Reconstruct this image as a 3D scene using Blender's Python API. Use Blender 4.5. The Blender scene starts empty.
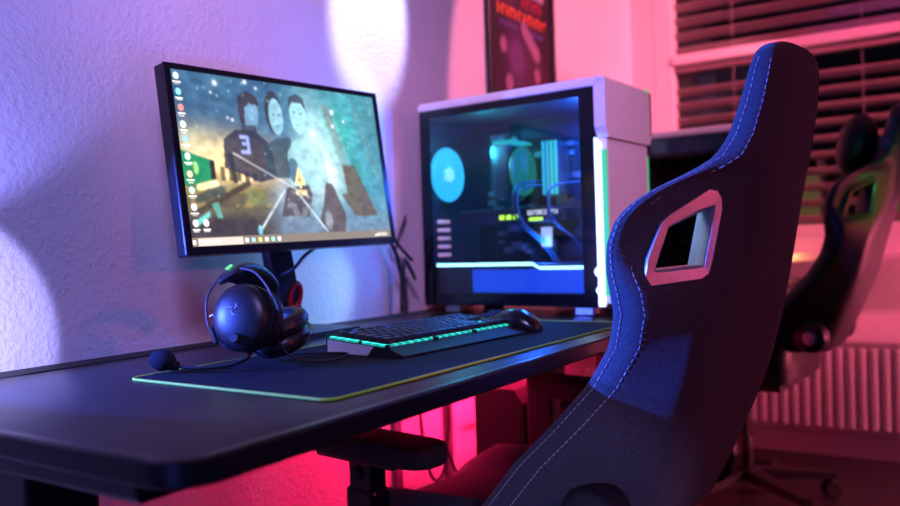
import bpy, bmesh, math, random
import numpy as np
from mathutils import Vector, Matrix, Euler
random.seed(7)
PI = math.pi
R = math.radians
scene = bpy.context.scene
COL = scene.collection

# ------------------------------------------------------------------ helpers
def tag(o, label=None, cat=None, group=None, kind=None):
    if label: o['label'] = label
    if cat: o['category'] = cat
    if group: o['group'] = group
    if kind: o['kind'] = kind
    return o

def thing(name, label, cat, loc=(0, 0, 0), rotz=0.0, group=None, mat=None):
    o = bpy.data.objects.new(name, None)
    COL.objects.link(o)
    o.empty_display_size = .05
    if mat is not None:
        o.matrix_world = mat
    else:
        o.location = loc
        o.rotation_euler = (0, 0, rotz)
    return tag(o, label, cat, group)

def obj(name, bm, mats, parent=None, smooth=None):
    me = bpy.data.meshes.new(name)
    bmesh.ops.recalc_face_normals(bm, faces=bm.faces)
    if smooth is not None:
        for f in bm.faces: f.smooth = True
        for e in bm.edges:
            if len(e.link_faces) == 2:
                e.smooth = e.calc_face_angle(0) < R(smooth)
            else:
                e.smooth = False
    bm.to_mesh(me); bm.free()
    for m in (mats if isinstance(mats, (list, tuple)) else [mats]):
        me.materials.append(m)
    o = bpy.data.objects.new(name, me)
    COL.objects.link(o)
    if parent is not None: o.parent = parent
    return o

def struct(name, bm, m, smooth=None):
    return tag(obj(name, bm, m, None, smooth), kind='structure')

def inst(name, src, parent, loc=(0, 0, 0), rot=(0, 0, 0)):
    o = src.copy(); COL.objects.link(o); o.name = name
    o.parent = parent; o.location = loc; o.rotation_euler = rot
    return o

def NB(): return bmesh.new()

def merge(bm, t, mi=0):
    for f in t.faces: f.material_index = mi
    me = bpy.data.meshes.new('tmp'); t.to_mesh(me); t.free()
    bm.from_mesh(me); bpy.data.meshes.remove(me)

def box(bm, size, loc, rot=None, bev=0., seg=2, mi=0):
    t = bmesh.new()
    bmesh.ops.create_cube(t, size=1)
    bmesh.ops.scale(t, vec=Vector(size), verts=t.verts)
    if bev > 0:
        bmesh.ops.bevel(t, geom=t.edges[:], offset=bev, segments=seg, profile=.5, affect='EDGES')
    M = Matrix.Translation(Vector(loc))
    if rot is not None:
        M = M @ (rot if isinstance(rot, Matrix) else Euler(rot).to_matrix().to_4x4())
    bmesh.ops.transform(t, matrix=M, verts=t.verts)
    merge(bm, t, mi)

def bx(bm, x0, x1, y0, y1, z0, z1, bev=0., seg=2, mi=0):
    box(bm, (x1-x0, y1-y0, z1-z0), ((x0+x1)/2, (y0+y1)/2, (z0+z1)/2), None, bev, seg, mi)

def cyl(bm, p0, p1, r0, r1=None, n=24, bev=0., mi=0):
    if r1 is None: r1 = r0
    p0 = Vector(p0); p1 = Vector(p1); d = p1-p0
    t = bmesh.new()
    bmesh.ops.create_cone(t, cap_ends=True, segments=n, radius1=r0, radius2=r1, depth=d.length)
    if bev > 0:
        es = [e for e in t.edges if len(e.link_faces) == 2 and e.calc_face_angle(0) > R(50)]
        bmesh.ops.bevel(t, geom=es, offset=bev, segments=2, profile=.5, affect='EDGES')
    M = Matrix.Translation((p0+p1)/2) @ d.to_track_quat('Z', 'Y').to_matrix().to_4x4()
    bmesh.ops.transform(t, matrix=M, verts=t.verts)
    merge(bm, t, mi)

def rings(bm, rs, cap=True, closed=True, mi=0):
    vs = [[bm.verts.new(p) for p in r] for r in rs]
    n = len(rs[0])
    for a, b in zip(vs[:-1], vs[1:]):
        for i in range(n if closed else n-1):
            j = (i+1) % n
            f = bm.faces.new((a[i], a[j], b[j], b[i])); f.material_index = mi
    if cap:
        f = bm.faces.new(vs[0]); f.material_index = mi
        f = bm.faces.new(vs[-1][::-1]); f.material_index = mi
    return vs

def spline(pts, k=8):
    P = [Vector(p) for p in pts]
    P = [2*P[0]-P[1]] + P + [2*P[-1]-P[-2]]
    out = []
    for i in range(1, len(P)-2):
        for j in range(k):
            t = j/k
            a, b, c, d = P[i-1], P[i], P[i+1], P[i+2]
            out.append(.5*((2*b)+(c-a)*t+(2*a-5*b+4*c-d)*t*t+(3*b-a-3*c+d)*t**3))
    out.append(P[-2])
    return out

def tube(bm, pts, r, n=8, sm=0, mi=0, flat=1.0):
    P = spline(pts, sm) if sm else [Vector(p) for p in pts]
    rr = r if callable(r) else (lambda t: r)
    rs = []; nrm = None
    for i, p in enumerate(P):
        d = (P[min(i+1, len(P)-1)]-P[max(i-1, 0)]).normalized()
        if nrm is None:
            nrm = d.orthogonal().normalized()
        nrm = (nrm-d*nrm.dot(d)).normalized()
        b = d.cross(nrm)
        q = rr(i/(len(P)-1))
        rs.append([p+nrm*math.cos(2*PI*j/n)*q+b*math.sin(2*PI*j/n)*q*flat for j in range(n)])
    rings(bm, rs, True, True, mi)

def prism(bm, poly, f0, f1, mi=0):
    """poly: list of 2D; f0, f1 map 2D -> 3D for the two faces"""
    a = [bm.verts.new(f0(*p)) for p in poly]; b = [bm.verts.new(f1(*p)) for p in poly]
    n = len(poly)
    fs = [bm.faces.new(a[::-1]), bm.faces.new(b)]
    for i in range(n):
        fs.append(bm.faces.new((a[i], a[(i+1) % n], b[(i+1) % n], b[i])))
    for f in fs: f.material_index = mi

def rrect(x0, x1, y0, y1, r, k=6):
    out = []
    for cx, cy, a0 in ((x1-r, y1-r, 0), (x0+r, y1-r, 90), (x0+r, y0+r, 180), (x1-r, y0+r, 270)):
        for i in range(k+1):
            a = R(a0+90*i/k); out.append((cx+r*math.cos(a), cy+r*math.sin(a)))
    return out

def sphere(bm, c, r, sc=(1, 1, 1), u=20, v=12, rot=None, mi=0):
    t = bmesh.new()
    bmesh.ops.create_uvsphere(t, u_segments=u, v_segments=v, radius=r)
    M = Matrix.Translation(Vector(c)) @ (rot if rot is not None else Matrix.Identity(4)) @ Matrix.Diagonal((*sc, 1))
    bmesh.ops.transform(t, matrix=M, verts=t.verts)
    merge(bm, t, mi)

def torus(bm, c, Rr, r, axis=(0, 0, 1), n=32, m=8, mi=0, sc=(1, 1)):
    q = Vector(axis).to_track_quat('Z', 'Y').to_matrix()
    vs = []
    for i in range(n):
        a = 2*PI*i/n
        vs.append([bm.verts.new(Vector(c)+q @ Vector(((Rr+r*math.cos(2*PI*j/m))*math.cos(a)*sc[0],
                   (Rr+r*math.cos(2*PI*j/m))*math.sin(a)*sc[1], r*math.sin(2*PI*j/m)))) for j in range(m)])
    for i in range(n):
        for j in range(m):
            f = bm.faces.new((vs[i][j], vs[(i+1) % n][j], vs[(i+1) % n][(j+1) % m], vs[i][(j+1) % m]))
            f.material_index = mi

# ------------------------------------------------------------------ materials
def mat(name, col, rough=.5, metal=0., emit=None, es=0., noise=0., nscale=60., bump=0., bscale=80., spec=.5, sheen=0., stretch=None):
    m = bpy.data.materials.new(name); m.use_nodes = True
    nt = m.node_tree; p = nt.nodes['Principled BSDF']
    p.inputs['Base Color'].default_value = (*col, 1)
    p.inputs['Roughness'].default_value = rough
    p.inputs['Metallic'].default_value = metal
    p.inputs['Specular IOR Level'].default_value = spec
    if sheen: p.inputs['Sheen Weight'].default_value = sheen
    if emit:
        p.inputs['Emission Color'].default_value = (*emit, 1); p.inputs['Emission Strength'].default_value = es
    tc = nt.nodes.new('ShaderNodeTexCoord')
    src = tc.outputs['Object']
    if stretch:
        mp = nt.nodes.new('ShaderNodeMapping'); mp.inputs['Scale'].default_value = stretch
        nt.links.new(src, mp.inputs[0]); src = mp.outputs[0]
    if noise:
        n = nt.nodes.new('ShaderNodeTexNoise'); n.inputs['Scale'].default_value = nscale; n.inputs['Detail'].default_value = 4
        r = nt.nodes.new('ShaderNodeValToRGB')
        r.color_ramp.elements[0].position = .3; r.color_ramp.elements[1].position = .7
        r.color_ramp.elements[0].color = (*[c*(1-noise) for c in col], 1)
        r.color_ramp.elements[1].color = (*[min(1, c*(1+noise)) for c in col], 1)
        nt.links.new(src, n.inputs['Vector']); nt.links.new(n.outputs[0], r.inputs[0]); nt.links.new(r.outputs[0], p.inputs['Base Color'])
    if bump:
        n = nt.nodes.new('ShaderNodeTexNoise'); n.inputs['Scale'].default_value = bscale; n.inputs['Detail'].default_value = 3
        b = nt.nodes.new('ShaderNodeBump'); b.inputs['Strength'].default_value = bump; b.inputs['Distance'].default_value = .004
        nt.links.new(src, n.inputs['Vector']); nt.links.new(n.outputs[0], b.inputs['Height']); nt.links.new(b.outputs[0], p.inputs['Normal'])
    return m

def emat(name, col, s):
    return mat(name, (.02, .02, .02), .4, emit=col, es=s)

def vcmat(name, strength, rough=.3, emissive=True):
    m = bpy.data.materials.new(name); m.use_nodes = True
    nt = m.node_tree; p = nt.nodes['Principled BSDF']
    a = nt.nodes.new('ShaderNodeVertexColor'); a.layer_name = 'picture'
    p.inputs['Roughness'].default_value = rough
    if emissive: p.inputs['Specular IOR Level'].default_value = .15
    if emissive:
        p.inputs['Base Color'].default_value = (.01, .01, .01, 1)
        nt.links.new(a.outputs[0], p.inputs['Emission Color']); p.inputs['Emission Strength'].default_value = strength
    else:
        nt.links.new(a.outputs[0], p.inputs['Base Color'])
    return m

def glassmat(name, tint=(1, 1, 1), refl=1.0, rough=.02):
    m = bpy.data.materials.new(name); m.use_nodes = True
    nt = m.node_tree; nt.nodes.clear()
    out = nt.nodes.new('ShaderNodeOutputMaterial'); mix = nt.nodes.new('ShaderNodeMixShader')
    t = nt.nodes.new('ShaderNodeBsdfTransparent'); t.inputs[0].default_value = (*tint, 1)
    g = nt.nodes.new('ShaderNodeBsdfGlossy'); g.inputs['Roughness'].default_value = rough
    lw = nt.nodes.new('ShaderNodeLayerWeight'); lw.inputs[0].default_value = .5
    f = nt.nodes.new('ShaderNodeMath'); f.operation = 'POWER'; f.inputs[1].default_value = 5
    nt.links.new(lw.outputs['Facing'], f.inputs[0])
    mul = nt.nodes.new('ShaderNodeMath'); mul.operation = 'MULTIPLY_ADD'; mul.inputs[1].default_value = .9*refl; mul.inputs[2].default_value = .03*refl
    nt.links.new(f.outputs[0], mul.inputs[0]); nt.links.new(mul.outputs[0], mix.inputs[0])
    nt.links.new(t.outputs[0], mix.inputs[1]); nt.links.new(g.outputs[0], mix.inputs[2]); nt.links.new(mix.outputs[0], out.inputs[0])
    return m

M = {}
M['wall'] = mat('woodchip_wallpaper', (.72, .70, .74), .75, bump=.95, bscale=105, noise=.03, nscale=8)
M['paint'] = mat('plain_white_paint', (.72, .70, .70), .7, noise=.02, nscale=5)
M['white_frame'] = mat('white_window_frame', (.75, .73, .73), .35, noise=.02)
M['floor'] = mat('dark_laminate', (.03, .026, .028), .45, noise=.3, nscale=12, stretch=(1, 8, 1))
M['desk'] = mat('black_desk_laminate', (.032, .030, .038), .42, noise=.15, nscale=300, bump=.05, bscale=500)
M['desk_edge'] = mat('black_desk_edge', (.010, .010, .013), .35, noise=.1)
M['black_metal'] = mat('black_powder_coat', (.012, .012, .014), .45, noise=.15, nscale=200)
M['black_plastic'] = mat('black_plastic', (.012, .012, .013), .38, noise=.1, nscale=150)
M['gloss_black'] = mat('glossy_black_plastic', (.010, .010, .012), .22, noise=.1)
M['matte_black'] = mat('matte_black_rubber', (.014, .014, .015), .7, noise=.15, nscale=150)
M['mat_cloth'] = mat('black_mat_cloth', (.007, .007, .011), .85, spec=.2, noise=.35, nscale=900, bump=.08, bscale=900)
M['mat_edge'] = mat('green_stitched_edge', (.42, .72, .04), .6, noise=.15, nscale=400)
M['fabric'] = mat('charcoal_woven_fabric', (.052, .052, .062), .95, noise=.45, nscale=650, bump=.25, bscale=700, spec=.15, sheen=.15, stretch=(1, 1, .55))
M['thread'] = mat('pale_grey_thread', (.42, .42, .46), .8, noise=.1)
M['leather'] = mat('black_leatherette', (.014, .014, .016), .42, noise=.15, nscale=120, bump=.08, bscale=250)
M['silver'] = mat('brushed_silver', (.66, .64, .66), .42, .85, noise=.06, nscale=90)
M['grey_metal'] = mat('dark_grey_metal', (.10, .10, .11), .4, .8, noise=.1)
M['foam'] = mat('black_foam', (.02, .02, .028), .95, noise=.4, nscale=700, bump=.6, bscale=500, spec=.1)
M['chrome'] = mat('chrome', (.75, .75, .78), .15, 1.0, noise=.03)
M['pc_white'] = mat('white_case_panel', (.70, .68, .70), .42, noise=.03)
M['pc_black'] = mat('black_case_metal', (.008, .008, .010), .4, noise=.1)
M['pcb'] = mat('dark_circuit_board', (.012, .016, .022), .5, noise=.5, nscale=90)
M['heatsink'] = mat('aluminium_fins', (.30, .32, .34), .35, .9, noise=.1)
M['sleeve'] = mat('sleeved_cable', (.015, .05, .06), .6, noise=.2)
M['cable'] = mat('black_cable', (.010, .010, .011), .5, noise=.1)
M['wall_shade'] = mat('grey_shadow_strip', (.10, .09, .13), .6, noise=.05)  # grey of the strips that stand in for wall shadows
M['blind'] = mat('grey_blind_slat', (.30, .24, .24), .45, noise=.1, nscale=20)
M['radiator'] = mat('white_enamel', (.70, .66, .68), .4, noise=.02)
M['salmon'] = mat('salmon_lit_slot_cover', (.75, .35, .28), .5, noise=.1, emit=(1, .28, .2), es=.25)  # light on the slot covers put into salmon colour and emission
M['glass'] = glassmat('tempered_glass', (.88, .90, .95), 1.0)
M['window_glass'] = glassmat('window_glass', (.95, .96, .95), 1.0)
M['dark_glass'] = glassmat('tinted_glass', (.5, .5, .55), 1.0)
E_ = {}
E_['teal'] = emat('teal_light', (.02, .85, .62), 2.2)
E_['teal_dim'] = emat('teal_legend', (.03, .5, .42), .35)
E_['teal_mid'] = emat('teal_cooler_glow', (.02, .62, .66), .75)
E_['cyanwhite'] = emat('cyan_white_light', (.35, .85, 1.0), 3.0)
E_['bluewhite'] = emat('blue_white_light', (.45, .55, 1.0), 3.2)
E_['blue'] = emat('blue_backlit_acrylic', (.005, .075, .95), .85)
E_['green'] = emat('green_light', (.02, .75, .25), .8)
E_['lime'] = emat('lime_light', (.45, 1, .05), 2.0)
E_['fan'] = emat('cyan_fan_blade', (.02, .42, .80), 1.5)
E_['fan_hub'] = emat('pale_cyan_hub', (.20, .66, .95), 1.6)
E_['tealfan'] = emat('teal_fan_blade', (.01, .24, .18), .75)
E_['white'] = emat('white_letters', (.75, .8, 1.0), 1.2)
def glow_row(name, col, s0, s1, pitch):
    m = emat(name, col, 1); nt = m.node_tree; p = nt.nodes['Principled BSDF']
    tc = nt.nodes.new('ShaderNodeTexCoord'); sp = nt.nodes.new('ShaderNodeSeparateXYZ'); nt.links.new(tc.outputs['Object'], sp.inputs[0])
    def mth(op, a, b=None):
        n = nt.nodes.new('ShaderNodeMath'); n.operation = op
        for k, q in enumerate((a, b)):
            if q is None: continue
            if isinstance(q, (int, float)): n.inputs[k].default_value = q
            else: nt.links.new(q, n.inputs[k])
        return n.outputs[0]
    sx = mth('POWER', mth('ABSOLUTE', mth('SINE', mth('MULTIPLY', sp.outputs[0], PI/pitch))), 4)
    sy = mth('POWER', mth('ABSOLUTE', mth('SINE', mth('MULTIPLY', mth('ADD', sp.outputs[1], -.0392), PI/pitch))), 4)
    ns = nt.nodes.new('ShaderNodeTexNoise'); ns.inputs['Scale'].default_value = 55; nt.links.new(tc.outputs['Object'], ns.inputs['Vector'])
    v = mth('MULTIPLY', mth('MULTIPLY', sx, mth('ADD', sy, .35)), mth('MULTIPLY', ns.outputs[0], 2*s1))
    nt.links.new(mth('ADD', v, s0), p.inputs['Emission Strength'])
    return m
E_['key_glow'] = glow_row('teal_key_glow', (.03, .80, .74), .35, 2.6, .01905)
E_['off'] = mat('unlit_strip', (.03, .04, .05), .4, noise=.1)

# ------------------------------------------------------------------ painted pictures (screen, poster)
def canvas(w, h):
    v, u = np.mgrid[0:h, 0:w]
    return (u+.5)/w, (v+.5)/h, np.zeros((h, w, 3))
def vnoise(u, v, f, seed):
    rng = np.random.RandomState(seed)
    g = rng.rand(64, 64)
    x = u*f; y = v*f
    xi = np.floor(x).astype(int); yi = np.floor(y).astype(int)
    fx = x-xi; fy = y-yi; fx = fx*fx*(3-2*fx); fy = fy*fy*(3-2*fy)
    a = g[yi % 64, xi % 64]; b = g[yi % 64, (xi+1) % 64]; c = g[(yi+1) % 64, xi % 64]; d = g[(yi+1) % 64, (xi+1) % 64]
    return (a*(1-fx)+b*fx)*(1-fy)+(c*(1-fx)+d*fx)*fy
def fbm(u, v, f, seed):
    return sum(vnoise(u, v, f*2**k, seed+k)*.5**(k+1) for k in range(4))
def put(img, mask, col, a=1.0):
    m = (np.clip(mask, 0, 1)*a)[..., None]
    img[:] = img*(1-m)+np.array(col)*m
def ell(u, v, cx, cy, rx, ry, soft=.08):
    d = np.sqrt(((u-cx)/rx)**2+((v-cy)/ry)**2)
    return np.clip((1-d)/soft+.5, 0, 1)
def polyg(u, v, pts):
    inside = np.zeros(u.shape, bool); n = len(pts)
    for i in range(n):
        x0, y0 = pts[i]; x1, y1 = pts[(i+1) % n]
        if y0 == y1: continue
        c = ((y0 > v) != (y1 > v)) & (u < (x1-x0)*(v-y0)/(y1-y0)+x0)
        inside ^= c
    return inside.astype(float)
def rect(u, v, x0, x1, y0, y1): return ((u >= x0) & (u <= x1) & (v >= y0) & (v <= y1)).astype(float)
def gauss(u, v, cx, cy, sx, sy): return np.exp(-((u-cx)/sx)**2-((v-cy)/sy)**2)
def seg(u, v, x0, y0, x1, y1, w, asp=1.6):
    dx, dy = x1-x0, (y1-y0)/asp
    px, py = u-x0, (v-y0)/asp
    t = np.clip((px*dx+py*dy)/(dx*dx+dy*dy), 0, 1)
    d = np.hypot(px-t*dx, py-t*dy)
    return np.clip((w-d)/(w*.5)+.5, 0, 1)

def paint_screen():
    u, v, I = canvas(336, 208)
    n1 = fbm(u, v, 5, 1); n2 = fbm(u, v, 9, 20); n3 = fbm(u, v, 22, 40)
    base = np.stack([.045+.05*n1, .10+.13*n1, .20+.14*n1], -1)
    I[:] = base
    # teal haze to the right, bright white core in the middle right
    put(I, np.clip((u-.42)/.3, 0, 1)*(.35+.65*n2), (.10, .42, .46), .9)
    put(I, gauss(u, v, .66, .52, .10, .26)*(.55+.8*n2), (.85, .95, .90), .95)
    put(I, gauss(u, v, .60, .30, .07, .30)*(.4+.6*n2), (.55, .85, .88), .6)
    put(I, gauss(u, v, .82, .30, .13, .22)*(.3+.7*n1), (.08, .50, .52), .8)
    put(I, gauss(u, v, .97, .25, .10, .4), (.10, .20, .24), .5)
    put(I, np.clip((v-.66)/.25, 0, 1)*np.clip((u-.25)/.2, 0, 1), (.20, .24, .32), .75)
    put(I, gauss(u, v, .44, .72, .10, .16)*(.5+.7*n3), (.42, .50, .55), .6)
    # lit room with desks at the lower left
    put(I, gauss(u, v, .20, .52, .19, .14), (1.0, .74, .36), .95)
    put(I, gauss(u, v, .30, .55, .12, .12), (1.0, .62, .28), .6)
    put(I, gauss(u, v, .06, .42, .10, .10), (.80, .70, .42), .6)
    put(I, np.clip((v-.60-.04*np.sin(u*9))/.05, 0, 1)*np.clip((.42-u)/.1, 0, 1), (.16, .13, .07), .9)
    put(I, np.clip((v-.80)/.06, 0, 1)*np.clip((.40-u)/.12, 0, 1), (.07, .06, .07), .95)
    put(I, (n3 > .52)*np.clip((.40-u)/.05, 0, 1)*np.clip((v-.56)/.03, 0, 1)*np.clip((.8-v)/.03, 0, 1), (.45, .34, .12), .55)
    put(I, polyg(u, v, [(0, .455), (.125, .508), (.12, .635), (0, .66)]), (.03, .28, .14))
    put(I, polyg(u, v, [(.115, .50), (.135, .51), (.132, .64), (.112, .635)]), (.05, .04, .04))
    put(I, ell(u, v, .055, .555, .010, .035), (.5, .8, .3), .8)
    put(I, seg(u, v, .05, .80, .27, .64, .012), (.10, .08, .06))
    put(I, seg(u, v, .06, .665, .13, .64, .012), (.85, .78, .45))
    put(I, seg(u, v, .05, .73, .15, .68, .016), (.10, .11, .09))
    put(I, polyg(u, v, [(.02, .86), (.09, .80), (.09, .83), (.03, .89)]), (.18, .50, .46))
    put(I, polyg(u, v, [(.10, .76), (.13, .75), (.14, .84), (.12, .84)]), (.16, .42, .36))
    for k in range(5):
        put(I, rect(u, v, .155+.035*k, .172+.035*k, .545+.008*k, .625), (.10, .08, .06), .85)
        put(I, rect(u, v, .178+.035*k, .186+.035*k, .53, .62), (1, .85, .5), .6)
    put(I, seg(u, v, .205, .48, .215, .62, .012), (.06, .07, .05))
    put(I, ell(u, v, .30, .72, .05, .05, .5), (.18, .22, .10), .7)
    # three people in team jerseys (back left one turned away)
    put(I, polyg(u, v, [(.175, .55), (.185, .38), (.245, .315), (.335, .32), (.40, .40), (.41, .60), (.33, .63), (.24, .58)]), (.05, .055, .085), .93)
    put(I, ell(u, v, .315, .20, .042, .115), (.20, .36, .50), .95)
    put(I, polyg(u, v, [(.265, .20), (.272, .11), (.31, .075), (.355, .10), (.365, .16), (.32, .15), (.295, .18), (.29, .29), (.27, .27)]), (.06, .05, .07), .95)
    put(I, rect(u, v, .27, .34, .285, .33), (.05, .05, .08), .8)
    for s in ((.262, .36, .292, .36), (.292, .36, .292, .40), (.27, .40, .292, .40), (.292, .40, .292, .45), (.262, .45, .292, .45)):
        put(I, seg(u, v, *s, .0065), (.36, .42, .80))
    put(I, polyg(u, v, [(.36, .60), (.375, .40), (.43, .35), (.50, .34), (.51, .60)]), (.06, .10, .13), .85)
    put(I, ell(u, v, .432, .19, .042, .135), (.05, .055, .07), .95)
    put(I, ell(u, v, .441, .215, .034, .115), (.30, .52, .62), .95)
    put(I, rect(u, v, .425, .438, .195, .205)+rect(u, v, .448, .461, .198, .208), (.05, .09, .13), .9)
    put(I, rect(u, v, .432, .455, .27, .28), (.10, .14, .2), .8)
    put(I, polyg(u, v, [(.47, .66), (.475, .44), (.515, .35), (.60, .34), (.66, .40), (.68, .66)]), (.36, .60, .64), .75)
    put(I, ell(u, v, .552, .185, .040, .13), (.38, .66, .76), .95)
    put(I, polyg(u, v, [(.507, .16), (.515, .08), (.55, .05), (.59, .075), (.597, .15), (.575, .11), (.53, .11)]), (.06, .08, .10), .95)
    put(I, rect(u, v, .528, .545, .17, .18)+rect(u, v, .560, .577, .172, .182), (.08, .16, .2), .9)
    put(I, rect(u, v, .54, .565, .25, .26), (.15, .28, .32), .8)
    put(I, ell(u, v, .495, .55, .028, .08), (.07, .12, .20), .8)
    # drapery streaks on the right
    for x0, x1, c, a in ((.705, .80, (.22, .24, .20), .65), (.76, .86, (.05, .34, .28), .6), (.87, .98, (.14, .28, .30), .6)):
        put(I, seg(u, v, x0, .12, x1, .62, .022)*(.4+.8*n2), c, a)
    # broken letter shapes of the team name
    put(I, polyg(u, v, [(.45, .66), (.56, .64), (.575, .70), (.545, .845), (.405, .84)]), (.11, .085, .09), .92)
    put(I, polyg(u, v, [(.655, .62), (.69, .63), (.745, .83), (.73, .96), (.625, .96), (.60, .86), (.625, .78)]), (.13, .10, .09), .92)
    put(I, polyg(u, v, [(.76, .50), (.83, .50), (.935, .845), (.80, .845), (.735, .70), (.77, .69)]), (.15, .12, .07), .92)
    put(I, ell(u, v, .645, .87, .02, .06, .5), (.4, .48, .55), .6)
    put(I, ((n3 > .56)*rect(u, v, .42, .56, .68, .84)), (.32, .34, .38), .5)
    put(I, seg(u, v, .435, .68, .30, .92, .004), (.65, .75, .80), .8)
    put(I, seg(u, v, .50, .69, .63, .94, .004), (.60, .72, .80), .8)
    put(I, seg(u, v, .22, .46, .56, .72, .003), (.75, .75, .80), .6)
    put(I, ell(u, v, .297, .92, .01, .03), (.25, .6, .75))
    # yellow triangular team mark and its small caption
    put(I, polyg(u, v, [(.492, .64), (.518, .52), (.546, .64)]), (1.0, .78, .30))
    put(I, polyg(u, v, [(.508, .625), (.518, .575), (.528, .625)]), (.25, .2, .2))
    put(I, rect(u, v, .514, .523, .62, .665), (1.0, .80, .35))
    for k, c in enumerate('ATTAX'):
        x = .492+.0115*k
        if c == 'A': s = ((x, .705, x+.004, .675), (x+.004, .675, x+.008, .705))
        elif c == 'T': s = ((x, .676, x+.008, .676), (x+.004, .676, x+.004, .705))
        else: s = ((x, .676, x+.008, .705), (x+.008, .676, x, .705))
        for q in s: put(I, seg(u, v, *q, .0022), (1, .75, .35))
    n4 = fbm(u, v, 34, 77)
    I[:] = I*(.62+.76*n4[..., None])
    # stars and glitter
    rng = np.random.RandomState(5)
    for k in range(70):
        x, y = rng.rand()*.9+.08, rng.rand()**1.3*.75
        put(I, gauss(u, v, x, y, .0035, .0055), (.6, .85, .95), rng.rand()*.8)
    for x, y, r in ((.312, .02, .007), (.177, .05, .009), (.36, .05, .005), (.74, .145, .009), (.155, .11, .004), (.80, .20, .006), (.62, .30, .012), (.235, .26, .005), (.215, .25, .004), (.735, .24, .007)):
        put(I, gauss(u, v, x, y, r, r*1.6), (.95, .98, 1), 1)
    K = np.pad(I, ((1, 1), (1, 1), (0, 0)), 'edge'); h_, w_ = I.shape[:2]
    I[:] = sum(K[a:a+h_, b:b+w_] for a in range(3) for b in range(3))/9
    I[:] = np.clip(I, 0, 1)**1.18
    # desktop icons with their captions
    icons = [(.022, .045, (.75, .75, .72)), (.024, .135, (.25, .6, .8)), (.026, .225, (.85, .25, .2)), (.026, .32, (.9, .9, .88)), (.028, .40, (.3, .55, .85)),
             (.028, .50, (.75, .9, .85)), (.028, .60, (.9, .55, .4)), (.028, .69, (.5, .85, .85)), (.028, .785, (.85, .88, .85)), (.026, .875, (.85, .9, .95)), (.068, .875, (.95, .92, .85))]
    for x, y, c in icons:
        put(I, ell(u, v, x, y-.008, .011, .020, .3), c)
        put(I, rect(u, v, x-.015, x+.016, y+.022, y+.032), (.85, .85, .8), .8)
        put(I, rect(u, v, x-.010, x+.011, y+.035, y+.043), (.85, .85, .8), .5)
    # taskbar
    put(I, rect(u, v, 0, 1, .948, 1), (.20, .165, .13))
    put(I, rect(u, v, .028, .215, .953, .995), (.60, .52, .46))
    put(I, rect(u, v, .045, .12, .968, .982), (.85, .80, .75))
    put(I, rect(u, v, .006, .018, .962, .985), (.95, .95, .9))
    for k, c in enumerate(((.9, .9, .9), (.35, .75, .75), (.95, .7, .2), (.95, .92, .85), (.35, .8, .75), (.9, .85, .9))):
        put(I, rect(u, v, .222+.030*k, .237+.030*k, .961, .985), c)
    put(I, rect(u, v, .915, .985, .966, .973)*((n3*40 % 1) > .3), (1, .95, .85))
    put(I, rect(u, v, .90, .98, .978, .985)*((n3*30 % 1) > .3), (1, .95, .85))
    return I

def paint_poster():
    u, v, I = canvas(90, 130)
    n1 = fbm(u, v, 4, 3); n2 = fbm(u, v, 10, 9)
    I[:] = np.stack([.018+.03*n1, .010+.010*n1, .020+.022*n1], -1)
    put(I, gauss(u, v, .45, .55, .22, .20)*n1*1.4, (.20, .07, .22), .9)
    put(I, gauss(u, v, .75, .85, .2, .2)*n2, (.25, .02, .08), .8)
    rng = np.random.RandomState(2)
    def word(x0, x1, y0, y1, c, k):
        w = (x1-x0)/k
        for i in range(k):
            a = x0+w*i
            put(I, rect(u, v, a+.1*w, a+.42*w, y0, y1)+rect(u, v, a+.1*w, a+.85*w, y0 if i % 2 else (y0+y1)/2-.006, (y0 if i % 2 else (y0+y1)/2-.006)+.014), c, .95)
    word(.12, .90, .235, .27, (.60, .50, .60), 14)
    word(.10, .36, .285, .335, (.50, .02, .06), 4)
    word(.50, .86, .285, .335, (.50, .02, .06), 5)
    word(.12, .50, .36, .415, (.90, .16, .02), 6)
    word(.53, .92, .36, .415, (.90, .14, .02), 6)
    word(.14, .44, .44, .47, (.10, .08, .25), 8)
    word(.56, .88, .44, .47, (.10, .08, .25), 8)
    put(I, seg(u, v, .52, .44, .70, .53, .03, 1.4), (.40, .22, .36), .8)
    put(I, ell(u, v, .40, .60, .12, .09, .6), (.16, .06, .20), .8)
    for x, y, r in ((.20, .56, .05), (.74, .55, .055), (.74, .66, .05), (.28, .74, .055)):
        put(I, ell(u, v, x, y, r, r*.8, .5), (.45, .22, .34), .7)
    put(I, ell(u, v, .38, .95, .26, .16, .3), (.30, .12, .18), .8)
    put(I, ell(u, v, .40, .92, .16, .06, .5), (.05, .03, .05), .8)
    return I

def picture(name, I, w, h, material, parent):
    """flat printed / lit face in local XZ, centred at the origin, facing -Y"""
    hh, ww = I.shape[:2]
    me = bpy.data.meshes.new(name)
    xs = np.linspace(-w/2, w/2, ww); zs = np.linspace(h/2, -h/2, hh)
    co = np.zeros((hh, ww, 3)); co[..., 0] = xs[None, :]; co[..., 2] = zs[:, None]
    idx = np.arange(hh*ww).reshape(hh, ww)
    fs = np.stack([idx[:-1, :-1], idx[1:, :-1], idx[1:, 1:], idx[:-1, 1:]], -1).reshape(-1, 4)
    me.from_pydata(co.reshape(-1, 3).tolist(), [], fs.tolist())
    ca = me.color_attributes.new('picture', 'FLOAT_COLOR', 'POINT')
    c4 = np.ones((hh*ww, 4), np.float32); c4[:, :3] = I.reshape(-1, 3)
    ca.data.foreach_set('color', c4.ravel())
    me.materials.append(material)
    o = bpy.data.objects.new(name, me); COL.objects.link(o); o.parent = parent
    return o

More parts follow.
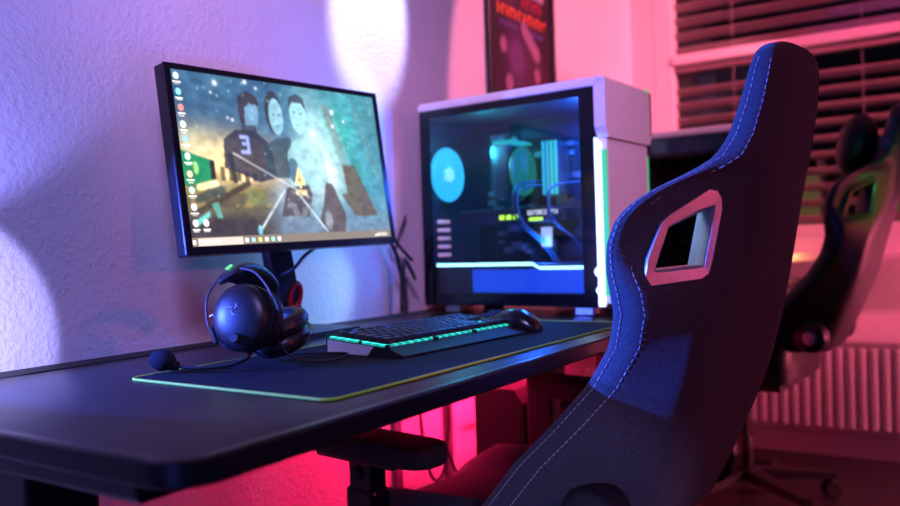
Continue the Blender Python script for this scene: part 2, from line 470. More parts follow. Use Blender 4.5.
# ------------------------------------------------------------------ the room
WY = 1.29      # left wall
WX = 3.60      # back wall (with the window)
DZ = .73       # desk top height
bm = NB(); bx(bm, -1.6, WX+.2, WY, WY+.15, 0, 2.6); struct('wall_left', bm, M['wall'])
bm = NB(); bx(bm, -1.6, WX+.2, -2.6, WY+.15, -.1, 0); struct('floor', bm, M['floor'])
bm = NB(); bx(bm, -1.6, WX+.2, -2.6, WY+.15, 2.6, 2.7); struct('ceiling', bm, M['paint'])
# back wall with the window opening
WIN = (-1.10, 1.185, .90, 2.30)
bm = NB()
bx(bm, WX, WX+.15, WIN[1], WY, 0, 2.6)
bx(bm, WX, WX+.15, -2.6, WIN[0], 0, 2.6)
bx(bm, WX, WX+.15, WIN[0], WIN[1], 0, WIN[2])
bx(bm, WX, WX+.15, WIN[0], WIN[1], WIN[3], 2.6)
struct('wall_back', bm, M['paint'])
bm = NB()
for a in ((WIN[1]-.085, WIN[1], WIN[2], WIN[3]), (WIN[0], WIN[0]+.085, WIN[2], WIN[3])):
    bx(bm, WX+.0, WX+.08, a[0], a[1], a[2], a[3], .006)
bx(bm, WX+.0, WX+.08, WIN[0]+.085, WIN[1]-.085, WIN[2], WIN[2]+.045, .004)
bx(bm, WX+.0, WX+.08, WIN[0]+.085, WIN[1]-.085, WIN[3]-.06, WIN[3], .004)
bx(bm, WX-.012, WX+.08, WIN[0]+.085, WIN[1]-.085, 1.68, 1.722, .006)
wf = tag(obj('window_1', bm, M['white_frame']), kind='structure')
bm = NB(); bx(bm, WX+.075, WX+.079, WIN[0]+.08, WIN[1]-.08, WIN[2]+.04, WIN[3]-.05)
obj('window_pane', bm, M['window_glass'], wf)
bm = NB(); bx(bm, WX-.16, WX-.001, WIN[0]-.1, WIN[1]+.02, .795, .832, .008); bx(bm, WX-.012, WX-.001, WIN[0]-.1, WIN[1]+.02, .832, .90)
obj('window_sill', bm, M['white_frame'], wf)
bm = NB(); bx(bm, WX-.018, WX, -2.6, WY-.02, 0, .09, .004); struct('baseboard_back', bm, M['white_frame'])
bm = NB(); bx(bm, -1.6, WX-.02, WY-.018, WY, 0, .07, .004); struct('baseboard_left', bm, M['white_frame'])

def blind(name, z0, z1, label):
    t = thing(name, label, 'blind', (WX+.047, (WIN[0]+WIN[1])/2, z0), 0, 'venetian blinds in the window')
    hw = (WIN[1]-WIN[0])/2-.088
    bm = NB()
    n = int((z1-z0-.03)/.066)
    for k in range(n):
        z = .02+.066*k
        box(bm, (.052, hw*2, .0022), (0, 0, z), (0, R(32), 0))
    obj('slats', bm, M['blind'], t)
    bm = NB(); bx(bm, -.024, .024, -hw, hw, z1-z0-.028, z1-z0-.001, .003); obj('head_rail', bm, M['blind'], t)
    for y in (-.7, -.2, .3, .8):
        bm = NB(); cyl(bm, (-.026, y, .01), (-.026, y, z1-z0-.03), .0012, n=6); obj('ladder_cord', bm, M['blind'], t)
blind('venetian_blind', .948, 1.679, 'grey slatted blind in the lower window pane, below the glowing crossbar')
blind('venetian_blind', 1.724, 2.238, 'grey slatted blind in the upper window pane, above the glowing crossbar')

# the night street outside: a dark facade with a few lit windows
t = thing('house_facade', 'dark house across the street with yellow lit windows seen through the blinds', 'building', (9.5, .3, -3))
bm = NB(); bx(bm, 0, .4, -6, 7, 0, 8); obj('facade_wall', bm, mat('night_facade', (.05, .045, .04), .9, noise=.3, nscale=3), t)
yel = emat('lit_room', (.95, .62, .25), .10); dk = mat('dark_pane', (.01, .01, .012), .3, noise=.1)
for k in range(7):
    for j in range(2):
        bm = NB(); y = -4.2+k*1.05; z = 2.2+j*1.35
        bx(bm, -.02, .02, y, y+.6, z, z+1.05)
        obj('lit_window' if (k*2+j) % 3 != 1 else 'dark_window', bm, yel if (k*2+j) % 3 != 1 else dk, t)

# radiator
t = thing('radiator', 'white ribbed panel radiator under the window behind the far chair', 'radiator', (WX-.075, .05, .11))
bm = NB(); bx(bm, .0, .03, -.75, .75, 0, .36, .006)
obj('panel', bm, M['radiator'], t)
bm = NB()
for k in range(36): bx(bm, -.012, .004, -.735+k*.0415, -.712+k*.0415, .02, .34, .005)
obj('ribs', bm, M['radiator'], t)
bm = NB(); bx(bm, -.012, .05, -.75, .75, .355, .375, .004); obj('top_grille', bm, M['radiator'], t)
for s in (-1, 1):
    bm = NB(); bx(bm, .02, .073, s*.5-.02, s*.5+.02, .1, .28); obj('wall_bracket', bm, M['radiator'], t)

# ------------------------------------------------------------------ desks
def make_desk(x0, x1, label, legx):
    y0, y1 = .555, 1.272
    t = thing('desk', label, 'desk', ((x0+x1)/2, (y0+y1)/2, 0), 0, 'gaming desks along the left wall')
    L = (x1-x0)/2; D = (y1-y0)/2
    bm = NB()
    P = rrect(-L, L, -D, D, .045, 8)
    T = .026
    def ring(off, z):
        return [(x-off*math.copysign(1, x)*(abs(x) > L-.046), y-off*math.copysign(1, y)*(abs(y) > D-.046), z) for x, y in P]
    rings(bm, [ring(.003, DZ-T), ring(0, DZ-T+.003), ring(0, DZ-.003), ring(.003, DZ)])
    for f in bm.faces: f.material_index = 0 if abs(f.normal.z) > .9 else 1
    obj('desktop', bm, [M['desk'], M['desk_edge']], t, 40)
    bm = NB(); bx(bm, -L+.03, L-.03, D-.062, D-.002, DZ, DZ+.0015); obj('rear_shade_strip', bm, M['matte_black'], t)  # dark strip stands in for the shade along the wall
    for lx in legx:
        x = lx-(x0+x1)/2
        bm = NB(); bx(bm, x-.045, x+.045, -.03, .04, .30, DZ-T-.035, .006); bx(bm, x-.037, x+.037, -.022, .032, .035, .31, .004)
        obj('leg', bm, M['black_metal'], t)
        bm = NB(); bx(bm, x-.042, x+.042, -D+.10, D-.06, 0, .035, .008); obj('foot', bm, M['black_metal'], t)
        bm = NB(); bx(bm, x-.06, x+.06, -D+.11, D-.06, DZ-T-.036, DZ-T, .006); obj('side_bracket', bm, M['black_metal'], t)
    bm = NB(); a, b = legx[0]-(x0+x1)/2, legx[-1]-(x0+x1)/2
    bx(bm, a, b, .07, .11, DZ-T-.04, DZ-T, .003)
    obj('crossbar', bm, M['black_metal'], t)
    bm = NB(); bx(bm, -.06, .06, -D+.06, -D+.14, DZ-T-.018, DZ-T, .004); obj('height_control', bm, M['black_plastic'], t)
    return t
make_desk(.435, 2.045, 'near black gaming desk with mouse mat, headset, keyboard and lit monitor', (.535, 1.86))
make_desk(2.075, 3.53, 'second black desk beyond the lit white computer, carrying the dark computer', (2.3, 3.3))

# ------------------------------------------------------------------ mouse mat
t = thing('desk_mat', 'large black mouse mat with a lime green stitched edge on the near desk', 'mouse mat', (.704, .618, DZ+.0001), R(-1.3))
Pm = rrect(-.008, .90, 0, .382, .018, 5)
bm = NB(); prism(bm, Pm, lambda x, y: (x, y, .0), lambda x, y: (x, y, .0035)); obj('mat_surface', bm, M['mat_cloth'], t)
bm = NB()
vs = []
c0 = Vector((.45, .189))
N = len(Pm)
for i in range(N):
    a = Vector(Pm[i-1]); b = Vector(Pm[i]); c = Vector(Pm[(i+1) % N])
    d = (c-a).normalized(); n = Vector((d.y, -d.x))
    vs.append([bm.verts.new((b.x+n.x*q*.0022, b.y+n.y*q*.0022, .0022+.0022*w)) for q, w in ((-1, 0), (-.7, .7), (0, 1), (.7, .7), (1, 0), (.7, -.7), (0, -.95), (-.7, -.7))])
for i in range(N):
    for j in range(8):
        bm.faces.new((vs[i][j], vs[(i+1) % N][j], vs[(i+1) % N][(j+1) % 8], vs[i][(j+1) % 8]))
tag(obj('stitched_edge', bm, M['mat_edge'], t, 60), 'lime green stitched edge')
MZ = DZ+.0036

# ------------------------------------------------------------------ keyboard (tenkeyless)
t = thing('keyboard', 'black mechanical keyboard with teal glowing gaps between its keys on the mat', 'keyboard', (1.0, .735, MZ+.0001), R(-4.0))
KW, KD = .362, .168
bm = NB()
sec = [(0, .0), (0, .004), (.032, .0135), (.038, .0145), (KD, .024), (KD, 0)]
prism(bm, sec, lambda y, z: (0, y, z), lambda y, z: (KW, y, z)); obj('case', bm, mat('black_keyboard_plastic', (.014, .013, .016), .6, noise=.1, spec=.3), t)
def kz(y): return .0147+(y-.038)*.0715
tilt = math.atan(.0715)
bm = NB()
prism(bm, [(.0385, kz(.0385)+.0001), (.0385, kz(.0385)+.0030), (KD-.004, kz(KD-.004)+.0030), (KD-.004, kz(KD-.004)+.0001)], lambda y, z: (.0035, y, z), lambda y, z: (KW-.0035, y, z))
obj('light_plate', bm, E_['key_glow'], t)
bm = NB()
for a, b in ((0.0, .004), (.122, .128), (.236, .241), (KW-.004, KW)):
    bx(bm, a, b, .030, .0384, .0105, .0195)
bx(bm, 0, KW, KD-.0035, KD, .02, .031); bx(bm, 0, .003, .09, .094, .018, .024)
obj('case_rim', bm, M['black_plastic'], t)
tag(obj('lit_side_patch', (lambda b: (prism(b, [(.075, .001), (.062, .0155), (.164, .0225), (.164, .001)], lambda y, z: (-.0012, y, z), lambda y, z: (-.0001, y, z)), b)[1])(NB()), mat('side_light_tone', (.72, .72, .76), .4, noise=.05), t), 'pale patch standing in for light on the keyboard end')  # pale patch imitates the light falling on the keyboard's end
kmesh = {}
def keymesh(w):
    if w in kmesh: return kmesh[w]
    bm = NB(); W = .01905*w-.0022; D = .01905-.0022; H = .0085
    def q(ix, iy, z, oy=0): return [(-W/2+ix, -D/2+iy+oy, z), (W/2-ix, -D/2+iy+oy, z), (W/2-ix, D/2-iy+oy, z), (-W/2+ix, D/2-iy+oy, z)]
    rings(bm, [q(0, 0, 0), q(.0006, .0006, .003), q(.0022, .0026, H-.0008, .0006), q(.0032, .0036, H, .0006)])
    t2 = bmesh.new(); t2.free()
    x = -W/2+.0052
    f = bm.faces.new([bm.verts.new(p) for p in ((x, .001, H+.0001), (x+.0034, .001, H+.0001), (x+.0034, .0042, H+.0001), (x, .0042, H+.0001))]); f.material_index = 1
    o = obj('keycap', bm, [M['black_plastic'], E_['teal_dim']], t); kmesh[w] = o
    return o
rows = [[('k', 1), ('g', 1)]+[('k', 1)]*4+[('g', .5)]+[('k', 1)]*4+[('g', .5)]+[('k', 1)]*4+[('g', .25)]+[('k', 1)]*3,
        [('k', 1)]*13+[('k', 2), ('g', .25)]+[('k', 1)]*3,
        [('k', 1.5)]+[('k', 1)]*12+[('k', 1.5), ('g', .25)]+[('k', 1)]*3,
        [('k', 1.75)]+[('k', 1)]*11+[('k', 2.25)],
        [('k', 2.25)]+[('k', 1)]*10+[('k', 2.75), ('g', 1.25), ('k', 1)],
        [('k', 1.25)]*3+[('k', 6.25)]+[('k', 1.25)]*4+[('g', .25)]+[('k', 1)]*3]
for ri, row in enumerate(rows):
    y = .0487+(5-ri)*.01905+(.004 if ri == 0 else 0); x = .0075
    for kd, w in row:
        if kd == 'k':
            src = keymesh(w)
            pos = (x+.01905*w/2, y, kz(y)+.0043)
            if 'used' not in src:
                src['used'] = 1; src.location = pos; src.rotation_euler = (tilt, 0, 0)
            else:
                inst('keycap', src, t, pos, (tilt, 0, 0))
        x += .01905*w
for o in kmesh.values(): del o['used']
for o in list(COL.objects):
    if 'used' in o: del o['used']

# ------------------------------------------------------------------ mouse
t = thing('computer_mouse', 'black computer mouse on the mat right of the keyboard', 'mouse', (1.392, .768, MZ+.0001), R(4))
t.scale = (1.08, 1.06, 1.08)
def mouse_sec(s):
    # s along length 0 rear .. 1 front
    w = .031*(1-.9*(abs(s-.42)/.62)**2.6)*(1-.10*math.exp(-((s-.55)/.16)**2))
    h = .041*math.sin(PI*min(1, max(0, .06+.94*(s**.80))))**.62
    h = max(h, .004)*(1.0 if s < .5 else (1-.25*(s-.5)))
    return w, h
bm = NB(); rs = []
for i in range(25):
    s = i/24; s2 = .5-.5*math.cos(PI*s); w, h = mouse_sec(s2)
    w = max(w, .004)
    rs.append([(w*math.copysign(abs(math.cos(a))**.75, math.cos(a)), -.062+.124*s2, max(0, h*abs(math.sin(a))**.8)) for a in [PI*j/16 for j in range(17)]])
rings(bm, rs, True, True); obj('shell', bm, M['gloss_black'], t, 60)
bm = NB(); cyl(bm, (-.003, .030, .030), (.003, .030, .030), .009, n=20, bev=.001); obj('scroll_wheel', bm, M['matte_black'], t)
bm = NB(); box(bm, (.0008, .05, .004), (0, .036, .0325), (R(-14), 0, 0)); obj('button_gap', bm, M['matte_black'], t)
for y in (.012, -.01):
    bm = NB(); sphere(bm, (-.0285, y+.005, .021), .004, (.5, 2.4, .7)); obj('side_button', bm, M['black_plastic'], t)

# ------------------------------------------------------------------ monitor
yaw, tl, ro = -.0899, .1183, .0257
a = Vector((math.cos(yaw), math.sin(yaw), 0)); nrm = Vector((math.sin(yaw), -math.cos(yaw), 0))
b = Vector((0, 0, 1))*math.cos(tl)-nrm*math.sin(tl)
a2 = a*math.cos(ro)+b*math.sin(ro); b2 = b*math.cos(ro)-a*math.sin(ro); n2 = b2.cross(-a2)  # screen normal
n2 = a2.cross(b2)
cen = Vector((1.2247, 1.1643, 1.0867-.905))*.965+Vector((0, 0, .905))
SW, SH = .531*.965, .3266*.965
Mm = Matrix.Identity(4)
for i in range(3):
    Mm[i][0] = a2[i]; Mm[i][1] = -n2[i]; Mm[i][2] = b2[i]; Mm[i][3] = cen[i]
base_xy = Vector((1.235, 1.185))
t = thing('monitor', 'black thin-bezel computer monitor showing a desktop with three people and a yellow mark', 'monitor', (base_xy.x, base_xy.y, DZ+.0002))
inv = Matrix.Translation(-Vector((base_xy.x, base_xy.y, DZ+.0002)))
def under(o): o.matrix_local = inv @ Mm; return o
bm = NB()
bz = .0125; bt = .0105; bb = .015
bx(bm, -SW/2-bz, SW/2+bz, .0015, .030, -SH/2-bb, SH/2+bt, .003)
under(obj('housing', bm, M['black_plastic'], t))
bm = NB()
for q in ((-SW/2-bz, -SW/2, -SH/2-bb, SH/2+bt), (SW/2, SW/2+bz, -SH/2-bb, SH/2+bt), (-SW/2, SW/2, SH/2, SH/2+bt), (-SW/2, SW/2, -SH/2-bb, -SH/2)):
    bx(bm, q[0], q[1], -.002, .0015, q[2], q[3])
under(obj('bezel', bm, M['gloss_black'], t))
scr = picture('screen', paint_screen(), SW, SH, vcmat('lit_screen', 1.75, .6), t); under(scr)
bm = NB(); bx(bm, -.12, .12, .030, .045, -.10, .10, .008); under(obj('rear_cover', bm, M['black_plastic'], t))
# stand (local to the base)
bm = NB(); prism(bm, rrect(-.12, .12, -.085, .085, .02), lambda x, y: (x, y, 0), lambda x, y: (x, y, .010)); obj('stand_base', bm, M['black_plastic'], t)
top = (inv @ Mm @ Vector((-.045, .036, -.12)))
bm = NB()
p0 = Vector((.030, .045, .008)); p1 = top
def sect(p, hw, hd): return [(p.x-hw, p.y-hd, p.z), (p.x+hw, p.y-hd, p.z), (p.x+hw, p.y+hd, p.z), (p.x-hw, p.y+hd, p.z)]
pm = p0.lerp(p1, .35); pn = p0.lerp(p1, .36)
rings(bm, [sect(p0, .034, .012), sect(pm, .032, .012), sect(p1, .030, .010)])
obj('stand_neck', bm, M['black_plastic'], t)
bm = NB(); torus(bm, p0.lerp(p1, .33)+Vector((.018, -.014, 0)), .022, .006, (0, 1, .2), 28, 8, sc=(.7, 1.2))
obj('cable_clip', bm, mat('red_plastic', (.28, .01, .02), .4, noise=.1), t)['label'] = 'red cable clip ring'
# cable that arcs from the back of the monitor to the table
def cable(label, pts, r=.0028, name='cable', group=None, m=None, k=8):
    bm = NB(); tube(bm, pts, r, 8, k)
    o = obj(name, bm, m or M['cable'], None, 60)
    return tag(o, label, 'cable', group)
CZ = .905

# ------------------------------------------------------------------ headset
Rr = Vector((math.sin(R(32.8)), -math.cos(R(32.8)), 0)); Ff = Vector((math.cos(R(32.8)), math.sin(R(32.8)), 0)); Uu = Vector((0, 0, 1))
ax = (-.28*Rr+.22*Uu-.93*Ff).normalized()
bz_ = (-.36*Rr+.87*Uu+.34*Ff); bz_ = (bz_-ax*bz_.dot(ax)).normalized()
cy_ = bz_.cross(ax)
H0 = Vector((.874, .906, MZ+.0685))
HS = .89
Mh = Matrix.Identity(4)
for i in range(3):
    Mh[i][0] = ax[i]*HS; Mh[i][1] = cy_[i]*HS; Mh[i][2] = bz_[i]*HS; Mh[i][3] = H0[i]
HT = thing('headset', 'black gaming headset with foam-tipped microphone lying on the mat before the monitor', 'headset', mat=Mh)
def cup(sx, fine):
    rs = []
    prof = [(.018, .0), (.034, .002), (.047, .007), (.0515, .014), (.052, .022), (.049, .030), (.043, .036), (.032, .0405), (.016, .0425), (.004, .043)]
    bm = NB()
    for r, d in prof:
        rs.append([(sx*(.048+d), r*1.0*math.cos(2*PI*j/32), r*1.10*math.sin(2*PI*j/32)-.006) for j in range(32)])
    rings(bm, rs); c = obj('ear_cup', bm, M['black_plastic'], HT, 50)
    bm = NB()
    for i in range(1): torus(bm, (sx*.040, 0, -.006), .038, .0155, (sx, 0, 0), 32, 10, sc=(1.08, 1.0))
    obj('ear_cushion', bm, M['leather'], c)
    bm = NB(); torus(bm, (sx*.066, 0, -.006), .0505, .0035, (sx, 0, 0), 40, 8, sc=(1.10, 1.0)); obj('cup_rim', bm, M['gloss_black'], c)
    # wire yoke: two sliders either side of the cup
    for s in ((-1, 1) if fine else (-.86, .86)):
        bm = NB()
        tube(bm, [(sx*.066, s*.056, -.012), (sx*.070, s*.061, .010), (sx*.070, s*.050, .050), (sx*.066, s*.028, .072), (sx*.060, s*.016, .076)], .0019, 8, 8)
        obj('slider_wire', bm, M['grey_metal'], HT)
        bm = NB(); box(bm, (.008, .007, .030), (sx*.067, s*.0585, -.010), None, .002); obj('wire_block', bm, M['gloss_black'], HT)
    if fine:
        bm = NB()
        cyl(bm, (sx*.0885, -.012, -.040), (sx*.097, -.012, -.040), .0085, .0075, 20, .001); obj('volume_knob', bm, M['matte_black'], c)
        # three-headed curling emblem
        bm = NB()
        for k in range(3):
            a0 = R(90+120*k)
            pts = []
            for i in range(7):
                tt = i/6; rr = .0022+.0085*tt; an = a0+1.5*tt-.4*tt*tt
                pts.append((sx*(.0918-.0008*tt), rr*math.cos(an), .006+rr*math.sin(an)))
            tube(bm, pts, lambda q: .0013*(1-.55*q), 6, 3)
            pts = [(sx*.0912, .0065*math.cos(a0+.75), .006+.0065*math.sin(a0+.75)), (sx*.091, .0105*math.cos(a0+.55), .006+.0105*math.sin(a0+.55))]
            tube(bm, pts, .0008, 6)
        tag(obj('emblem', bm, mat('silver_print', (.55, .55, .58), .4, .3, noise=.05), c), 'silver three-snake emblem')
        bm = NB(); box(bm, (.006, .012, .004), (sx*.070, -.0475, .022), (0, 0, 0), .001); tag(obj('yoke_pin', bm, mat('bronze_pin', (.45, .28, .12), .4, .8, noise=.1), HT), 'bronze yoke pin')
cup(1, True)
rear0 = set(bpy.data.objects); cup(-1, False)
ivh = Mh.inverted()
dwn = (.2*Rr-.95*Uu+.25*Ff).normalized(); sd = dwn.cross(Ff).normalized(); td = dwn.cross(sd)
rc = Vector((.910, .905, MZ+.0355))
Mr = Matrix.Identity(4)
for i in range(3):
    Mr[i][0] = -dwn[i]*HS; Mr[i][1] = sd[i]*HS; Mr[i][2] = -td[i]*HS; Mr[i][3] = rc[i]
Mr = ivh @ Mr @ Matrix.Translation((.068, 0, .006))
for o in set(bpy.data.objects)-rear0:
    if o.parent == HT:
        o.matrix_local = Mr
bm = NB(); tube(bm, [(-.076, .004, .050), (-.082, .012, .020), ivh @ (rc+Vector((.055, .012, .02))), ivh @ (rc+Vector((.052, 0, .0)))], .0022, 8, 6); obj('slider_wire', bm, M['grey_metal'], HT)
bm = NB(); rs = []
for i in range(25):
    an = PI*(.12+.76*i/24)
    c = Vector((.076*math.cos(an), 0, .050+.040*math.sin(an))); rad = Vector((math.cos(an), 0, math.sin(an)*.9)).normalized()
    k = math.sin(PI*i/24)**.5
    hw, ht = .017+.012*k, .006+.005*k
    rs.append([c+rad*(ht*math.copysign(abs(math.sin(q))**.7, math.sin(q)))+Vector((0, 1, 0))*(hw*math.copysign(abs(math.cos(q))**.7, math.cos(q))) for q in [2*PI*j/16 for j in range(16)]])
rings(bm, rs); hb = obj('headband', bm, M['leather'], HT, 60)
bm = NB(); torus(bm, (.062, .004, .088), .0055, .0013, (.65, 0, .75), 20, 6); tube(bm, [(.064, .004, .0815), (.067, .007, .075)], .0013, 6)
tag(obj('green_glint', bm, emat('green_glint_glow', (.15, 1, .25), 1.1), hb), 'green glowing loop standing in for a reflection')  # glowing loop imitates a green light reflected on the pad
# microphone boom given in room coordinates, moved into headset space
iv = Mh.inverted()
bpts = [Vector(p) for p in ((.826, .880, .770), (.814, .878, .754), (.797, .898, .7445), (.772, .938, .7415), (.757, .972, .746))]
bm = NB(); tube(bm, [iv @ p for p in bpts], lambda q: .0042-.0012*q, 10, 8); obj('mic_boom', bm, M['black_plastic'], HT, 60)
bm = NB(); d = (bpts[-1]-bpts[-2]).normalized(); c = bpts[-1]+d*.014
c.z = MZ+.0195
q = (iv.to_3x3() @ d).to_track_quat('Z', 'Y').to_matrix().to_4x4()
sphere(bm, iv @ c, .0175, (1, 1, 1.28), 24, 16, q); obj('mic_windscreen', bm, M['foam'], HT, 60)
bm = NB(); cyl(bm, iv @ (bpts[-1]-d*.010), iv @ (bpts[-1]+d*.004), .0075, .0095, 16, .001); obj('mic_collar', bm, M['gloss_black'], HT)
bm = NB(); tube(bm, [iv @ Vector(p) for p in ((.86, .862, .775), (.872, .852, .752), (.90, .83, .7385), (.95, .82, .7375), (1.0, .85, .7372), (.985, .90, .737), (.94, .96, .737))], .0019, 8, 8); obj('headset_cord', bm, M['cable'], HT, 60)

# ------------------------------------------------------------------ computers
def make_pc(label, loc, rotz, lit):
    t = thing('computer_tower', label, 'computer', loc, rotz, 'desktop computer towers')
    HX, HY, HT_ = .134, .262, .552
    off = E_['off']
    def L(k): return E_[k] if lit else off
    bm = NB()
    bx(bm, -HX+.004, HX, -HY+.02, HY, .022, .040); bx(bm, -HX+.004, HX, -HY+.02, HY, .512, .530)
    bx(bm, HX-.012, HX, -HY+.02, HY, .022, .530); bx(bm, -HX+.006, HX, HY-.010, HY, .022, .530); bx(bm, -HX+.006, HX, -HY+.02, -HY+.034, .022, .530)
    obj('chassis', bm, M['pc_black'], t)
    # black side frame around the window
    y0, y1, z0, z1 = -.204, .233, .052, .512
    bm = NB()
    for q in ((-.238, HY, .022, z0), (-.238, HY, z1, .530), (-.238, y0, z0, z1), (y1, HY, z0, z1)):
        bx(bm, -HX, -HX+.006, q[0], q[1], q[2], q[3])
    obj('side_frame', bm, mat('gloss_black_frame', (.004, .004, .006), .10, spec=.3, noise=.05), t)
    bm = NB(); bx(bm, -HX+.0005, -HX+.0045, y0, y1, z0, z1); obj('glass_panel', bm, M['glass'] if lit else M['dark_glass'], t)
    # white roof and front shell
    bm = NB(); bx(bm, -HX-.003, HX+.003, -HY-.006, HY+.004, .530, HT_, .005); obj('roof', bm, M['pc_white'], t)
    bm = NB(); bx(bm, -HX+.022, HX-.022, -HY+.05, HY-.03, HT_, HT_+.003, .001)
    for k in range(26): bx(bm, -HX+.03, HX-.03, -HY+.065+k*.0145, -HY+.071+k*.0145, HT_+.003, HT_+.0045)
    obj('roof_grille', bm, M['matte_black'], t)
    bm = NB()
    P = [(-HX-.003, .435), (-HX-.003, .545), (HX+.003, .545), (HX+.003, .435), (HX-.012, .412), (-HX+.012, .412)]
    prism(bm, P, lambda x, z: (x, -HY+.018, z), lambda x, z: (x, -HY-.010, z)); obj('front_head', bm, M['pc_white'], t)
    bm = NB(); bx(bm, -HX+.014, HX-.014, -HY-.004, -HY+.018, .03, .412, .003); obj('front_panel', bm, M['pc_white'], t)
    bm = NB(); bx(bm, HX-.006, HX+.004, -HY-.0105, -HY+.018, .436, .5445, .001); bx(bm, HX-.004, HX+.002, -HY-.002, -HY+.018, .03, .41); obj('front_edge', bm, M['pc_black'], t)
    bm = NB(); P = [(-.251, .025), (-.251, .398), (-.241, .412), (-.2385, .412), (-.2385, .025)]
    prism(bm, P, lambda y, z: (-HX-.003, y-.003, z), lambda y, z: (-HX+.010, y-.003, z)); obj('side_light_strip', bm, L('bluewhite'), t)
    for s, z in ((-1, .05), (1, .05)):
        bm = NB(); bx(bm, s*(HX-.011)-.0028, s*(HX-.011)+.0028, -HY-.004, -HY+.012, z, .385, .001); obj('front_light_strip', bm, L('green'), t)
    bm = NB(); bx(bm, HX-.03, HX+.0035, -HY-.007, -HY-.0062, .546, .5515); obj('power_light', bm, L('green'), t)
    for y in (-.19, .19):
        for x in (-.09, .09):
            bm = NB(); box(bm, (.04, .05, .022), (x, y, .011), None, .004); obj('foot', bm, M['silver'], t)
    # interior
    bm = NB(); bx(bm, -HX+.012, HX-.013, -HY+.036, HY-.012, .041, .125); obj('power_supply_shroud', bm, M['pc_black'], t)
    bm = NB(); bx(bm, -HX+.0085, -HX+.0115, -.203, .112, .055, .112); obj('backlit_panel', bm, L('blue'), t)
    bm = NB()
    P = [(.224, .121), (.224, .129), (-.062, .129), (-.082, .119), (-.203, .119), (-.203, .111), (-.086, .111), (-.066, .121)]
    for z_, r_ in ((.105, .012), (.062, .009)):
        b2_ = NB(); cyl(b2_, (-HX-.0045, -.246, z_), (-HX-.001, -.246, z_), r_, n=20); obj('corner_flare', b2_, L('bluewhite'), t)  # glowing discs stand in for the flare at the case corner
    prism(bm, P, lambda y, z: (-HX+.006, y, z), lambda y, z: (-HX+.0085, y, z)); obj('light_line', bm, L('cyanwhite'), t)
    bm = NB(); bx(bm, HX-.022, HX-.013, -.09, .21, .14, .49); mb = obj('motherboard', bm, M['pcb'], t)
    bm = NB()
    rng = random.Random(3)
    for k in range(40):
        y = rng.uniform(-.08, .2); z = rng.uniform(.15, .48); s = rng.uniform(.006, .02); h = rng.uniform(.006, .03)
        bx(bm, HX-.022-h, HX-.021, y-s, y+s, z-s*.6, z+s*.6, .001)
    obj('board_components', bm, M['heatsink'], mb)
    # rear fan
    fc = Vector((-.052, HY-.028, .368))
    bm = NB(); torus(bm, fc, .068, .006, (0, 1, 0), 36, 8); rf = obj('rear_fan', bm, L('fan'), t, 60)
    def blades(c, rad, n, axis, m, hub, parent):
        for k in range(n):
            an = 2*PI*k/n; bm = NB(); rs = []
            for i in range(5):
                rr = rad*(.26+.72*i/4); a1 = an+.30*i/4; row = []
                for q in range(6):
                    aq = a1-.70+1.30*q/5
                    row.append((rr*math.cos(aq), -.006+.011*q/5, rr*math.sin(aq)))
                rs.append([c+Vector(p) for p in row]+[c+Vector((p[0], p[1]+.0015, p[2])) for p in row[::-1]])
            rings(bm, rs); obj('fan_blade', bm, m, parent, 40)
        bm = NB(); cyl(bm, c+Vector((0, .010, 0)), c-Vector((0, .010, 0)), rad*.30, n=24, bev=.003); obj('fan_hub', bm, hub, parent)
    blades(fc, .064, 7, 1, L('fan'), L('fan_hub'), rf)
    # tower cooler with its fan
    cc = Vector((.012, .035, .365))
    bm = NB()
    for k in range(28): bx(bm, cc.x-.058, cc.x+.05, cc.y-.0+.012, cc.y+.062, cc.z-.068+k*.005, cc.z-.0665+k*.005)
    for s in (-.03, -.01, .01, .03): cyl(bm, (cc.x+s, cc.y+.037, cc.z-.075), (cc.x+s, cc.y+.037, cc.z+.072), .003, n=8)
    ck = obj('processor_cooler', bm, M['heatsink'], t)
    bm = NB(); torus(bm, cc, .060, .006, (0, 1, 0), 36, 8); cf = obj('cooler_fan', bm, L('tealfan'), ck, 60)
    blades(cc, .056, 9, 1, L('tealfan'), L('tealfan'), cf)
    bm = NB()
    for k in range(6): bx(bm, cc.x-.06, cc.x+.05, cc.y+.0+k*.010, cc.y+.006+k*.010, cc.z+.073, cc.z+.079)
    obj('cooler_glow', bm, L('teal_mid'), ck)
    # memory, graphics card, slots
    for k in range(4):
        bm = NB(); bx(bm, .03, HX-.022, -.022-k*.012, -.016-k*.012, .30, .44, .001); r_ = obj('memory_stick', bm, M['black_metal'], t)
        bm = NB(); bx(bm, .022, .030, -.022-k*.012, -.016-k*.012, .30, .44, .001); obj('memory_light', bm, emat('memory_glow', (.02, .45, .75) if k < 2 else (.02, .60, .62), 1.15) if lit else off, r_)
    bm = NB(); bx(bm, -.045, HX-.022, -.075, .205, .228, .268, .004); g = obj('graphics_card', bm, M['black_metal'], t)
    bm = NB()
    for k in range(3): bx(bm, -.0475, -.045, .02+k*.021, .034+k*.021, .238, .250, .002)
    obj('card_green_lights', bm, L('lime'), g)
    bm = NB(); bx(bm, -.0475, -.045, -.052, -.012, .232, .240, .002); obj('card_light_bar', bm, L('lime'), g)
    bm = NB()                       # white lettering on the card edge: GEFORCE RTX
